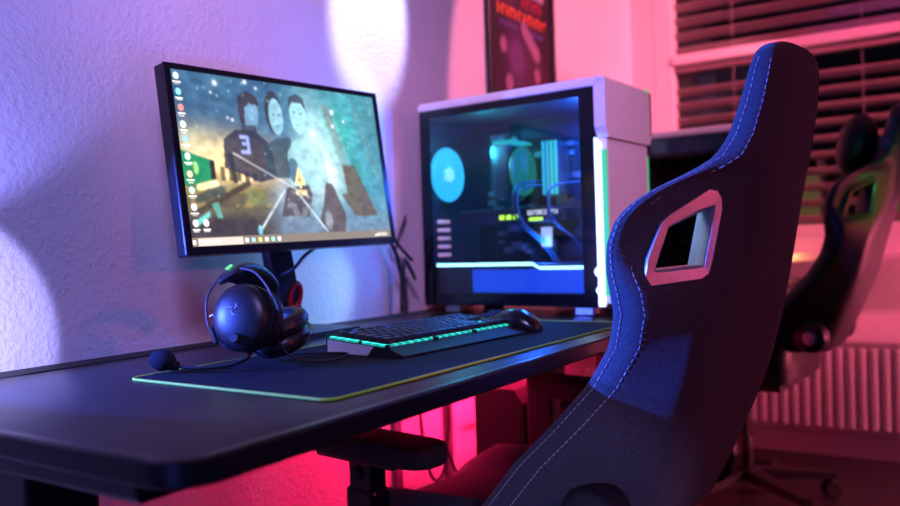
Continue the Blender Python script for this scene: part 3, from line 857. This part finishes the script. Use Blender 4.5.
    def glyph(ch, y, z, s):
        F = {'G': 'abcdef_', 'E': 'afged', 'F': 'afge', 'O': 'abcdef', 'R': 'afegbk', 'C': 'afed', 'T': 'at', 'X': 'xy'}[ch]
        S = {'a': ((0, 2), (1, 2)), 'b': ((1, 2), (1, 1)), 'c': ((1, 1), (1, 0)), 'd': ((0, 0), (1, 0)), 'e': ((0, 0), (0, 1)), 'f': ((0, 1), (0, 2)), 'g': ((0, 1), (1, 1)),
             'k': ((.4, 1), (1, 0)), 't': ((.5, 2), (.5, 0)), 'x': ((0, 2), (1, 0)), 'y': ((0, 0), (1, 2)), '_': ((.5, 1), (1, 1))}
        if ch == 'G': F = 'acdef_'
        for f in F:
            (p, q), (r, w) = S[f]
            tube(bm, [(-.0472, y-p*s, z+q*s), (-.0472, y-r*s, z+w*s)], .0011, 4)
    yy = -.010
    for ch in 'GEFORCE RTX':
        if ch != ' ': glyph(ch, yy, .2475, .0052)
        yy -= .0082 if ch != ' ' else .006
    obj('card_lettering', bm, L('white'), g)
    bm = NB(); bx(bm, -.03, -.022, -.066, -.036, .165, .215, .002); obj('cable_plug', bm, emat('pale_plug', (.5, .6, 1), .9) if lit else off, t)
    for k in range(5):
        bm = NB(); bx(bm, -.085, -.03, HY-.016, HY-.0105, .146+k*.0225, .156+k*.0225, .001)
        obj('slot_cover', bm, M['salmon'] if lit else M['black_metal'], t)
    for k, (y, dz) in enumerate(((.0, 0), (.012, .01), (-.09, .0))):
        bm = NB(); tube(bm, [(.05, y-.02, .33+dz), (-.04, y+.01, .315+dz), (-.062, y+.012, .27), (-.058, y-.005, .225), (-.03, y-.045, .18), (.0, y-.07, .128)], .0036, 8, 8)
        obj('power_cable', bm, M['sleeve'], t)
    bm = NB(); bx(bm, -.02, HX-.02, -.196, -.150, .14, .30, .003); obj('drive_cage', bm, M['black_metal'], t)
    bm = NB(); bx(bm, HX-.024, HX-.0135, -.205, -.10, .30, .50); obj('rear_tray_plate', bm, mat('blue_lit_plate' if lit else 'dark_plate', (.25, .3, .4), .5, noise=.1), t)
    bm = NB(); cyl(bm, (.04, -.198, .40), (.04, -.185, .40), .058, n=32, bev=.003); ff = obj('front_fan', bm, emat('blue_fan_face', (.006, .10, .75), .5) if lit else M['black_plastic'], t)
    bm = NB(); torus(bm, (.04, -.183, .40), .052, .004, (0, 1, 0), 32, 8); obj('fan_ring', bm, emat('blue_fan_ring', (.01, .12, 1.0), 1.0) if lit else off, ff, 60)
    return t
PCL = Vector((1.752+.13, .950, DZ+.0002)); PCR = R(-3)
make_pc('white-topped computer with cyan fan and blue-lit glass side on the near desk', PCL, PCR, True)
make_pc('dark unlit computer with pale top edge behind the lit white computer', Vector((2.925, .89, DZ+.0002)), R(0), False)

# cables behind the lit computer
G = 'black cables behind the lit computer'
for i, p in enumerate(([(1.70, 1.238, .7350), (1.70, 1.238, .79), (1.695, 1.238, .845), (1.70, 1.236, .875), (1.72, 1.234, .85), (1.738, 1.232, .82)],
                       [(1.705, 1.256, .7350), (1.71, 1.256, .80), (1.70, 1.256, .87), (1.665, 1.256, .925), (1.675, 1.256, .935), (1.71, 1.256, .905), (1.76, 1.256, .87)],
                       [(1.745, 1.276, .7350), (1.75, 1.276, .78), (1.725, 1.276, .85), (1.715, 1.276, .90), (1.74, 1.276, .95), (1.766, 1.276, .99)])):
    cable('black cable looping from the lit computer to the wall, ' + ('lowest loop', 'widest loop', 'tallest loop')[i], p, .0046 if i < 2 else .0028, 'computer_cable', G)
mb_ = Mm @ Vector((.085, .036, -.150))
cable('black cable arcing from the underside of the monitor to behind its stand', [mb_, mb_+Vector((-.004, .006, -.012)), mb_+Vector((-.045, .012, -.035)), mb_+Vector((-.085, .016, -.065)), Vector((1.19, 1.262, .83)), Vector((1.185, 1.264, .735))], .0036, 'monitor_cable')

# ------------------------------------------------------------------ poster
t = thing('poster', 'dark framed poster with red and orange lettering on the pink wall above the computers', 'poster', (2.495, WY-.001, 1.61))
bm = NB()
for q in ((-.245, -.225, -.36, .36), (.225, .245, -.36, .36), (-.225, .225, .34, .36), (-.225, .225, -.36, -.34)): bx(bm, q[0], q[1], -.018, 0, q[2], q[3], .002)
obj('frame', bm, M['black_plastic'], t)
bm = NB(); bx(bm, -.226, .226, -.006, 0, -.341, .341); obj('backing', bm, M['black_plastic'], t)
pp = picture('print', paint_poster(), .45, .68, vcmat('poster_print', 1, .4, False), t); pp.location = (0, -.0065, 0)

# ------------------------------------------------------------------ gaming chairs
LV = [(.44, .4163, .683, .5263, .25, .16), (.50, .3857, .6286, .4957, .26, .165), (.56, .3588, .5763, .4688, .262, .17), (.63, .3294, .5073, .4394, .25, .172),
      (.69, .307, .4547, .417, .235, .172), (.75, .2907, .4177, .4007, .232, .172), (.80, .2752, .4008, .3852, .245, .16), (.86, .2521, .4013, .322, .262, .125),
      (.90, .2368, .3975, .302, .265, .10), (.935, .2278, .3866, .293, .258, .09), (.96, .2232, .3658, .293, .243, .09), (.98, .2205, .3445, .300, .21, .095),
      (1.0, .2165, .3107, .3107, .172, .095), (1.02, .2124, .2853, .2853, .145, .095), (1.05, .2059, .2726, .2726, .124, .092), (1.10, .1957, .2567, .2567, .114, .086),
      (1.15, .1894, .2435, .2435, .107, .08), (1.172, .190, .238, .238, .095, .07), (1.184, .195, .232, .232, .075, .05), (1.190, .206, .222, .222, .045, .03)]
CY0 = .72
LVa = np.array(LV)
def lv(z): return [float(np.interp(z, LVa[:, 0], LVa[:, i])) for i in range(1, 6)]
def half(z):
    yr, yw, yc, w, wc = lv(z)
    d = max(yw-yr, .012); band = min(.055, d*.62); k = min(1, w/.2); kd = min(1, d/.06)
    f = float(np.interp(z, [.83, .885, .99, 1.025], [0, 1, 1, 0]))
    we, ye = w-(.006+.018*f)*k, yw-band*(1-f)-.032*f
    P = [(0, yr), (wc*.5, yr+.001), (wc*.85, yr+.004*kd), (wc, yr+.009*kd)]
    y0 = yr+.009*kd
    for q in (.1, .2, .3, .4, .5, .6, .7, .8, .9, 1.0): P.append((wc+(we-wc)*q, y0+(ye-y0)*q))
    P += [(w, ye+.008*kd), (w, yw-.012*kd), (w-.008*k, yw-.002*kd), (w-.022*k, yw), (w-.042*k, yw-.004*kd), (w-.062*k, min(yw-.008*kd, yw+(yc-yw)*.3)), (w*.60, yc+(yw-yc)*.12), (w*.33, yc), (0, yc)]
    return P
def surf(z, i, side):
    """point on the shell; fractional index i along the half ring; side +1 = sitter's left (local -x)"""
    P = half(z); j = min(int(i), len(P)-2); f = i-j
    x = P[j][0]*(1-f)+P[j+1][0]*f; y = P[j][1]*(1-f)+P[j+1][1]*f
    return Vector((-side*x, y-CY0, z))
OUT = [(.057, -.069), (-.022, -.0616), (-.034, -.054), (-.0406, -.033), (-.0576, .038), (-.0575, .055), (-.051, .066), (-.0387, .0676), (.024, .032), (.036, .022), (.059, -.0295), (.064, -.055)]
INN = [(.046, -.0454), (-.0254, -.0408), (-.0452, .0429), (.0233, .0138)]

def make_chair(label, loc, rotz, up, fabric, trim, stitch, pillow, trimlabel):
    t = thing('gaming_chair', label, 'chair', loc, rotz, 'high-backed gaming chairs')
    U = Vector((0, 0, up))
    zs = [LV[0][0]+(LV[-1][0]-LV[0][0])*i/70 for i in range(71)]
    zs = sorted(set([round(z, 4) for z in zs]+[1.165, 1.17, 1.176, 1.18, 1.184, 1.187, 1.19]))
    rs = []
    for z in zs:
        h = half(z)
        rs.append([Vector((-x, y-CY0, z))+U for x, y in h]+[Vector((x, y-CY0, z))+U for x, y in h[-2:0:-1]])
    bm = NB(); rings(bm, rs)
    bmesh.ops.smooth_vert(bm, verts=[v for v in bm.verts], factor=.4, use_axis_x=True, use_axis_y=True, use_axis_z=True)
    bmesh.ops.smooth_vert(bm, verts=[v for v in bm.verts], factor=.4, use_axis_x=True, use_axis_y=True, use_axis_z=True)
    back = obj('backrest', bm, fabric, t, 60)
    back.cycles.shadow_terminator_geometry_offset = .25; back.cycles.shadow_terminator_offset = .15
    # belt openings cut through both wings
    frames = []
    for side in (1, -1):
        c = surf(.907, 8.8, side)
        tv = (surf(.907, 11.8, side)-surf(.907, 5.8, side)).normalized()
        uv_ = (surf(.94, 8.8, side)-surf(.87, 8.8, side)); uv_ = (uv_-tv*uv_.dot(tv)).normalized()
        n = tv.cross(uv_)*(-side)
        if n.x*(-side) < 0: n = -n
        frames.append((c+U, tv, uv_, n))
    bm = NB()
    for c, tv, uv_, n in frames:
        P = [(x*.97, y*.97) for x, y in OUT]
        prism(bm, P, lambda x, y: c+tv*x+uv_*y+n*.06, lambda x, y: c+tv*x+uv_*y-n*.16)
    cut = obj('cut', bm, fabric, t)
    md = back.modifiers.new('b', 'BOOLEAN'); md.object = cut; md.operation = 'DIFFERENCE'; md.solver = 'EXACT'; md.use_self = False
    dg = bpy.context.evaluated_depsgraph_get(); dg.update()
    me = bpy.data.meshes.new_from_object(back.evaluated_get(dg))
    back.modifiers.clear(); old = back.data; back.data = me; bpy.data.meshes.remove(old)
    bpy.data.objects.remove(cut)
    for c, tv, uv_, n in frames:
        bm = NB()
        def ringp(poly, d, s=1.0): return [bm.verts.new(c+tv*x*s+uv_*y*s+n*d) for x, y in poly]
        from math import atan2
        # resample inner polygon to the outer's count by angle
        def at_angle(poly, an):
            best = None
            for i in range(len(poly)):
                p = Vector(poly[i]); q = Vector(poly[(i+1) % len(poly)]); d = Vector((math.cos(an), math.sin(an))); e = q-p
                den = d.x*e.y-d.y*e.x
                if abs(den) < 1e-9: continue
                r_ = (p.x*e.y-p.y*e.x)/den; s_ = (p.x*d.y-p.y*d.x)/den
                if r_ > 0 and -1e-6 <= s_ <= 1+1e-6: best = (d.x*r_, d.y*r_)
            return best
        ans = sorted([atan2(y, x) for x, y in OUT]+[atan2(y, x) for x, y in INN])
        o_ = [at_angle(OUT, q) for q in ans]; i_ = [at_angle(INN, q) for q in ans]
        i2 = [((p[0]*.82+q[0]*.18), (p[1]*.82+q[1]*.18)) for p, q in zip(i_, o_)]
        R_ = [ringp(o_, -.012), ringp(o_, .006), ringp([(x*.97, y*.97) for x, y in o_], .009), ringp(i2, .008), ringp(i_, .003), ringp(i_, -.042), ringp(o_, -.042, .955), ringp(o_, -.036, .955), ringp(o_, -.02, .955)]
        N = len(ans)
        for A, B in zip(R_, R_[1:]+R_[:1]):
            for i in range(N):
                bm.faces.new((A[i], A[(i+1) % N], B[(i+1) % N], B[i]))
        tag(obj('belt_opening_trim', bm, trim, back, 35), trimlabel)
    # stitched seams along the edge of the wings
    if stitch:
        for side in (1, -1):
            for idx, z0, z1 in ((14.75, .46, 1.165), (13.05, .46, 1.165)):
                bm = NB(); z = z0
                pts = []
                while z < z1:
                    pts.append(z); z += .0012
                acc = 0; last = surf(pts[0], idx, side); cur = [last]; on = True
                def push(cs):
                    if len(cs) > 1: tube(bm, cs, .0007, 5)
                for z in pts[1:]:
                    p = surf(z, idx, side)
                    q = (surf(z, idx+.25, side)-surf(z, idx-.25, side)).normalized()
                    r_ = (surf(z+.004, idx, side)-surf(z-.004, idx, side)).normalized()
                    n = q.cross(r_)
                    if n.x*(-side) < 0: n = -n
                    acc += (p-last).length; last = p
                    cur.append(p+U+n*(.0001 if idx > 14 else .0002))
                    if on and acc > .0058: push(cur[1:]); cur = []; on = False; acc = 0
                    elif not on and acc > .0030: cur = [cur[-1], cur[-1]]; on = True; acc = 0
                obj('stitching', bm, M['thread'], back)
    # seat
    bm = NB(); rs = []
    for i in range(17):
        s = i/16; y = -.20+.50*s
        w = .235-.02*s if s < .9 else .217-.12*(s-.9); zt = .425-.015*s
        if s > .86: zt -= (s-.86)*.25
        if s == 0: w -= .02
        pr = [(0, 0), (.45, .0), (.62, .012), (.78, .055-.03*s), (.92, .062-.03*s), (1.0, .03), (1.02, -.04), (.98, -.085), (.6, -.095), (0, -.095)]
        rs.append([Vector((w*a, y, zt+b))+U for a, b in pr]+[Vector((-w*a, y, zt+b))+U for a, b in pr[-2:0:-1]])
    rings(bm, rs); obj('seat', bm, fabric, t, 70)
    bm = NB(); bx(bm, -.14, .14, -.16, .12, .30+up, .333+up, .01); obj('tilt_mechanism', bm, M['black_metal'], t)
    for side in (1, -1):
        bm = NB(); cyl(bm, Vector((-side*.190, -.272, .492))+U, Vector((-side*.240, -.272, .492))+U, .050, .044, 32, .004); hc = obj('hinge_cover', bm, M['black_plastic'], t, 40)
        bm = NB(); cyl(bm, Vector((-side*.240, -.272, .492))+U, Vector((-side*.2435, -.272, .492))+U, .020, .019, 24, .001); obj('hinge_cap', bm, M['silver'], hc, 40)
        # armrest
        xa = -side*.325
        bm = NB(); bx(bm, -side*.12-.01, -side*.12+.01, -.04, .04, .355+up, .36+up); bx(bm, min(xa-.03*(-side), -side*.10), max(xa-.03*(-side), -side*.10), -.045+.05, .055+.05, .345+up, .362+up, .004)
        ar = obj('armrest', bm, M['black_metal'], t)
        bm = NB(); bx(bm, xa-.022, xa+.022, .075, .145, .36+up, .50+up, .008); bx(bm, xa-.018, xa+.018, .081, .139, .49+up, .552+up, .006); obj('arm_post', bm, M['gloss_black'], ar)
        bm = NB(); cyl(bm, (xa-.024, .115, .525+up), (xa+.024, .115, .525+up), .012, n=16, bev=.002); obj('height_button', bm, M['matte_black'], ar)
        bm = NB(); P = rrect(-.044, .044, -.055, .225, .037, 6)
        rr = []
        for k, z in ((.92, .556), (1.0, .563), (1.0, .580), (.97, .587), (.88, .590)):
            rr.append([Vector((xa+x*k, .115+(y-.115)*(1-(1-k)*.35), z))+U for x, y in P])
        rings(bm, rr); obj('arm_pad', bm, M['matte_black'], ar, 50)
        bm = NB(); bx(bm, xa-.03, xa+.03, .02, .21, .544+up, .558+up, .005); obj('pad_plate', bm, M['black_plastic'], ar)
    bm = NB(); cyl(bm, (0, 0, .10), (0, 0, .22), .027, n=24, bev=.002); cyl(bm, (0, 0, .21), (0, 0, .34+up), .017, n=20); obj('gas_lift', bm, M['black_metal'], t, 40)
    bm = NB(); cyl(bm, (0, 0, .075), (0, 0, .115), .05, .04, 24, .004)
    for k in range(5):
        an = 2*PI*k/5+.3; d = Vector((math.cos(an), math.sin(an), 0)); p = Vector((-d.y, d.x, 0))
        r1 = d*.03; r2 = d*.30
        rings(bm, [[r1+p*.028+Vector((0, 0, .112)), r1-p*.028+Vector((0, 0, .112)), r1-p*.028+Vector((0, 0, .075)), r1+p*.028+Vector((0, 0, .075))],
                   [r2+p*.017+Vector((0, 0, .088)), r2-p*.017+Vector((0, 0, .088)), r2-p*.017+Vector((0, 0, .066)), r2+p*.017+Vector((0, 0, .066))]])
    obj('star_base', bm, M['black_metal'], t)
    for k in range(5):
        an = 2*PI*k/5+.3; d = Vector((math.cos(an), math.sin(an), 0)); p = Vector((-d.y, d.x, 0)); c = d*.29
        bm = NB()
        for s in (-1, 1): cyl(bm, c+p*s*.008+Vector((0, 0, .0305)), c+p*s*.024+Vector((0, 0, .0305)), .030, n=24, bev=.004)
        cyl(bm, c+Vector((0, 0, .03)), c+Vector((0, 0, .075)), .008, n=12)
        obj('caster', bm, M['matte_black'], t)
    if pillow:
        bm = NB(); sphere(bm, Vector((0, lv(1.07)[2]-CY0+.078, 1.075))+U, 1, (.14, .055, .105), 28, 18, Euler((R(12), 0, 0)).to_matrix().to_4x4())
        pl = obj('head_pillow', bm, M['matte_black'], t, 60)
        bm = NB(); z = 1.075
        P = [Vector((x, y-CY0, z))+U for x, y in half(z)]
        for s in (-1, 1):
            pass
        h = half(z); ring_ = [Vector((-x*1.03, (y-CY0-.23)*1.03+.23, 0)) for x, y in h]+[Vector((x*1.03, (y-CY0-.23)*1.03+.23, 0)) for x, y in h[-2:0:-1]]
        cyv = (lv(z)[0]+lv(z)[2])/2-CY0
        def rg(k, dz): return [Vector((x*k, (y-CY0-cyv)*k+cyv, z+dz))+U for x, y in h]+[Vector((-x*k, (y-CY0-cyv)*k+cyv, z+dz))+U for x, y in h[-2:0:-1]]
        A = [rg(1.005, -.014), rg(1.05, -.014), rg(1.05, .014), rg(1.005, .014)]
        vs = [[bm.verts.new(p) for p in q] for q in A]
        n_ = len(vs[0])
        for a_, b_ in zip(vs, vs[1:]+vs[:1]):
            for i in range(n_): bm.faces.new((a_[i], a_[(i+1) % n_], b_[(i+1) % n_], b_[i]))
        obj('pillow_strap', bm, M['matte_black'], pl)
    return t
make_chair('large charcoal fabric gaming chair in front, silver-rimmed opening in its wing', (1.38, .72, 0), R(-8), 0, M['fabric'], M['silver'], True, False, 'silver opening rim')
make_chair('black leatherette gaming chair with head pillow at the right, before the radiator', (2.87, .665, 0), R(-4), .10, M['leather'], M['gloss_black'], False, True, 'glossy black opening rim')

# ------------------------------------------------------------------ under the desk
t = thing('computer_case', 'black boxy case with chamfered top standing on floor under the desk', 'case', (1.905, 1.03, 0))
bm = NB()
prism(bm, [(-.055, 0), (-.055, .48), (-.03, .515), (.065, .515), (.09, .49), (.09, 0)], lambda y, z: (-.07, y, z+.012), lambda y, z: (.07, y, z+.012)); obj('body', bm, M['pc_black'], t)
for s in (-1, 1):
    for y in (-.035, .07):
        bm = NB(); cyl(bm, (s*.05, y, 0), (s*.05, y, .012), .014, n=16); obj('foot', bm, M['matte_black'], t)
bm = NB(); bx(bm, -.072, -.07, -.050, -.042, .06, .46); obj('side_trim', bm, M['gloss_black'], t)
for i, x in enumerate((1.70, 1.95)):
    bm = NB(); bx(bm, x-.016, x+.016, WY-.016, WY-.0005, .08, .70, .003)  # solid strips built where thin shadows cross the pink-lit wall
    tag(obj('shadow_strip', bm, M['wall_shade']), 'grey vertical strip standing in for a shadow on the wall below the desk, ' + ('left one nearer the armrest', 'right one behind the hanging cables')[i], 'shadow strip', 'shadow strips below the desk')
G = 'cables hanging under the desk'
for i, p in enumerate(([(1.92, 1.20, .70), (1.96, 1.21, .55), (2.02, 1.21, .46), (2.12, 1.21, .44), (2.19, 1.2, .52), (2.22, 1.19, .70)],
                       [(2.06, 1.16, .70), (2.12, 1.16, .56), (2.18, 1.17, .44), (2.16, 1.17, .28), (2.02, 1.18, .20), (1.88, 1.19, .25), (1.80, 1.2, .38)],
                       [(1.80, 1.22, .70), (1.83, 1.22, .55), (1.86, 1.22, .44), (1.83, 1.22, .30), (1.78, 1.22, .28), (1.74, 1.22, .36), (1.72, 1.22, .50), (1.70, 1.22, .70)])):
    cable('thin black cable hanging in a loop under the desk, ' + ('short upper loop', 'long low sweep crossing the others', 'narrow loop left of the others')[i], p, .0042, 'hanging_cable', G)

# ------------------------------------------------------------------ lights
def lamp(kind, name, loc, energy, col, target=None, size=.05, spot=60, blend=.2, sy=None):
    l = bpy.data.lights.new(name, kind); l.energy = energy; l.color = col
    if kind == 'AREA':
        l.size = size
        if sy: l.shape = 'RECTANGLE'; l.size_y = sy
    else:
        l.shadow_soft_size = size
    if kind == 'SPOT': l.spot_size = R(spot); l.spot_blend = blend
    o = bpy.data.objects.new(name, l); COL.objects.link(o); o.location = loc
    if target is not None:
        o.rotation_euler = (Vector(target)-Vector(loc)).to_track_quat('-Z', 'Y').to_euler()
    return o
lamp('SPOT', 'blue_lamp', (.30, 1.24, 1.05), 260, (.03, .11, 1), (1.18, .19, .985), .012, 36, .04)
lamp('SPOT', 'blue_desk_lamp', (.35, 1.275, .95), 105, (.05, .11, 1), (1.10, .655, .85), .010, 66, .06)
lamp('SPOT', 'violet_chair_fill', (.35, .0, .55), 15, (.36, .34, 1), (1.15, .55, .50), .05, 26, .3)
lamp('SPOT', 'blue_wall_lamp', (.50, 1.06, .79), 9, (.42, .40, 1), (.52, 1.29, .78), .008, 92, .06)
lamp('SPOT', 'blue_wall_beam', (.46, 1.04, .93), 8, (.27, .26, 1), (.585, 1.29, 1.17), .012, 72, .45)
lamp('SPOT', 'white_blue_spot', (1.75, .55, 2.35), 200, (.52, .5, 1), (1.66, 1.29, 1.54), .02, 18, .4)
lamp('SPOT', 'magenta_wall_spot', (-.2, .05, 2.2), 140, (.85, .36, .9), (1.75, 1.29, 1.35), .2, 40, .5)
lamp('AREA', 'pink_under_desk_fill', (1.84, 1.0, .668), 34, (1, .012, .10), (1.84, 1.24, .50), .9, sy=.015)  # added light bar for the wall, the desk carries no strip
lamp('SPOT', 'pink_wall_spot', (2.9, -.5, 2.35), 230, (1, .20, .30), (2.98, 1.29, 1.50), .02, 52, .04)
lamp('SPOT', 'pink_back_wall_fill', (3.32, -1.0, .60), 130, (1, .13, .24), (3.6, .45, .55), .08, 90, .5)  # added to brighten the wall below the window
lamp('SPOT', 'pink_blind_light', (2.3, -.9, 2.3), 230, (1, .09, .22), (3.6, .3, 1.55), .08, 54, .5)
lamp('SPOT', 'pink_case_fill', (1.65, -.9, 1.9), 42, (1, .42, .72), (1.86, .70, 1.03), .05, 24, .5)  # added spot to tint the white front of the lit computer
lamp('SPOT', 'pink_chair_light', (.75, -1.3, 1.35), 26, (1, .10, .22), (1.33, .33, .92), .06, 40, .5)
lamp('SPOT', 'pink_far_case_fill', (1.95, .1, 1.75), 14, (1, .3, .5), (2.79, .85, 1.26), .03, 34, .4)  # added spot to lift the dark computer's top edge
lamp('SPOT', 'violet_wall_fill', (-.2, -.2, 2.2), 92, (.42, .33, 1), (1.0, 1.29, 1.1), .22, 54, .35)  # added violet fill for the left wall
lamp('SPOT', 'cyan_wall_fill', (1.64, 1.02, .83), 3.2, (.42, .75, 1), (1.40, 1.29, .81), .02, 60, .8)  # added fill for the wall beneath the monitor
lamp('POINT', 'blue_edge_fill', (-.15, .35, .70), 2.5, (.08, .14, 1), None, .03)  # added for the blue highlight on the desk corner
lamp('POINT', 'violet_low_fill', (.25, .95, .25), 3, (.35, .3, 1), None, .03)  # added to tint the wall under the desk
lamp('SPOT', 'green_chair_fill', (2.55, -.35, 1.15), 3, (.15, 1, .2), (2.85, .3, 1.0), .03, 40, .6)  # added spot for the green on the far chair
lamp('SPOT', 'orange_lamp', (2.9, -.9, 1.0), 8, (1, .22, .08), (2.85, .2, .85), .03, 40, .6)
lamp('POINT', 'orange_sill_fill', (3.40, .60, .835), .35, (1, .33, .08), None, .02)  # added point light for the orange reflection along the sill
lamp('POINT', 'case_blue_light', (1.85, .78, DZ+.42), 14, (.02, .14, 1), None, .02)
lamp('POINT', 'case_low_light', (1.83, .90, DZ+.175), 3, (.02, .14, 1), None, .02)
lamp('POINT', 'case_cyan_light', (1.83, 1.07, DZ+.42), 3, (.03, .6, .8), None, .02)

w = bpy.data.worlds.new('night'); scene.world = w; w.use_nodes = True
w.node_tree.nodes['Background'].inputs[0].default_value = (.035, .025, .055, 1)
w.node_tree.nodes['Background'].inputs[1].default_value = .35

# ------------------------------------------------------------------ camera
F = 806.0; TH = R(32.8); ROLL = R(1.85); PITCH = math.atan(7/F)
fw0 = Vector((math.cos(TH), math.sin(TH), 0)); rt0 = Vector((math.sin(TH), -math.cos(TH), 0)); up0 = Vector((0, 0, 1))
fw = fw0*math.cos(PITCH)-up0*math.sin(PITCH); up1 = up0*math.cos(PITCH)+fw0*math.sin(PITCH)
rt = rt0*math.cos(ROLL)-up1*math.sin(ROLL); upv = up1*math.cos(ROLL)+rt0*math.sin(ROLL)
cam = bpy.data.cameras.new('camera'); co = bpy.data.objects.new('camera', cam); COL.objects.link(co)
m = Matrix.Identity(4)
for i in range(3):
    m[i][0] = rt[i]; m[i][1] = upv[i]; m[i][2] = -fw[i]
m[0][3], m[1][3], m[2][3] = 0, 0, CZ
co.matrix_world = m
cam.sensor_width = 36; cam.lens = 36*F/900
cam.clip_start = .02
cam.dof.use_dof = True; cam.dof.focus_distance = 1.25; cam.dof.aperture_fstop = 2.7
scene.camera = co
vs_ = scene.view_settings
vs_.view_transform = 'Standard'; vs_.look = 'None'; vs_.gamma = 1; vs_.exposure = 0; vs_.use_curve_mapping = False
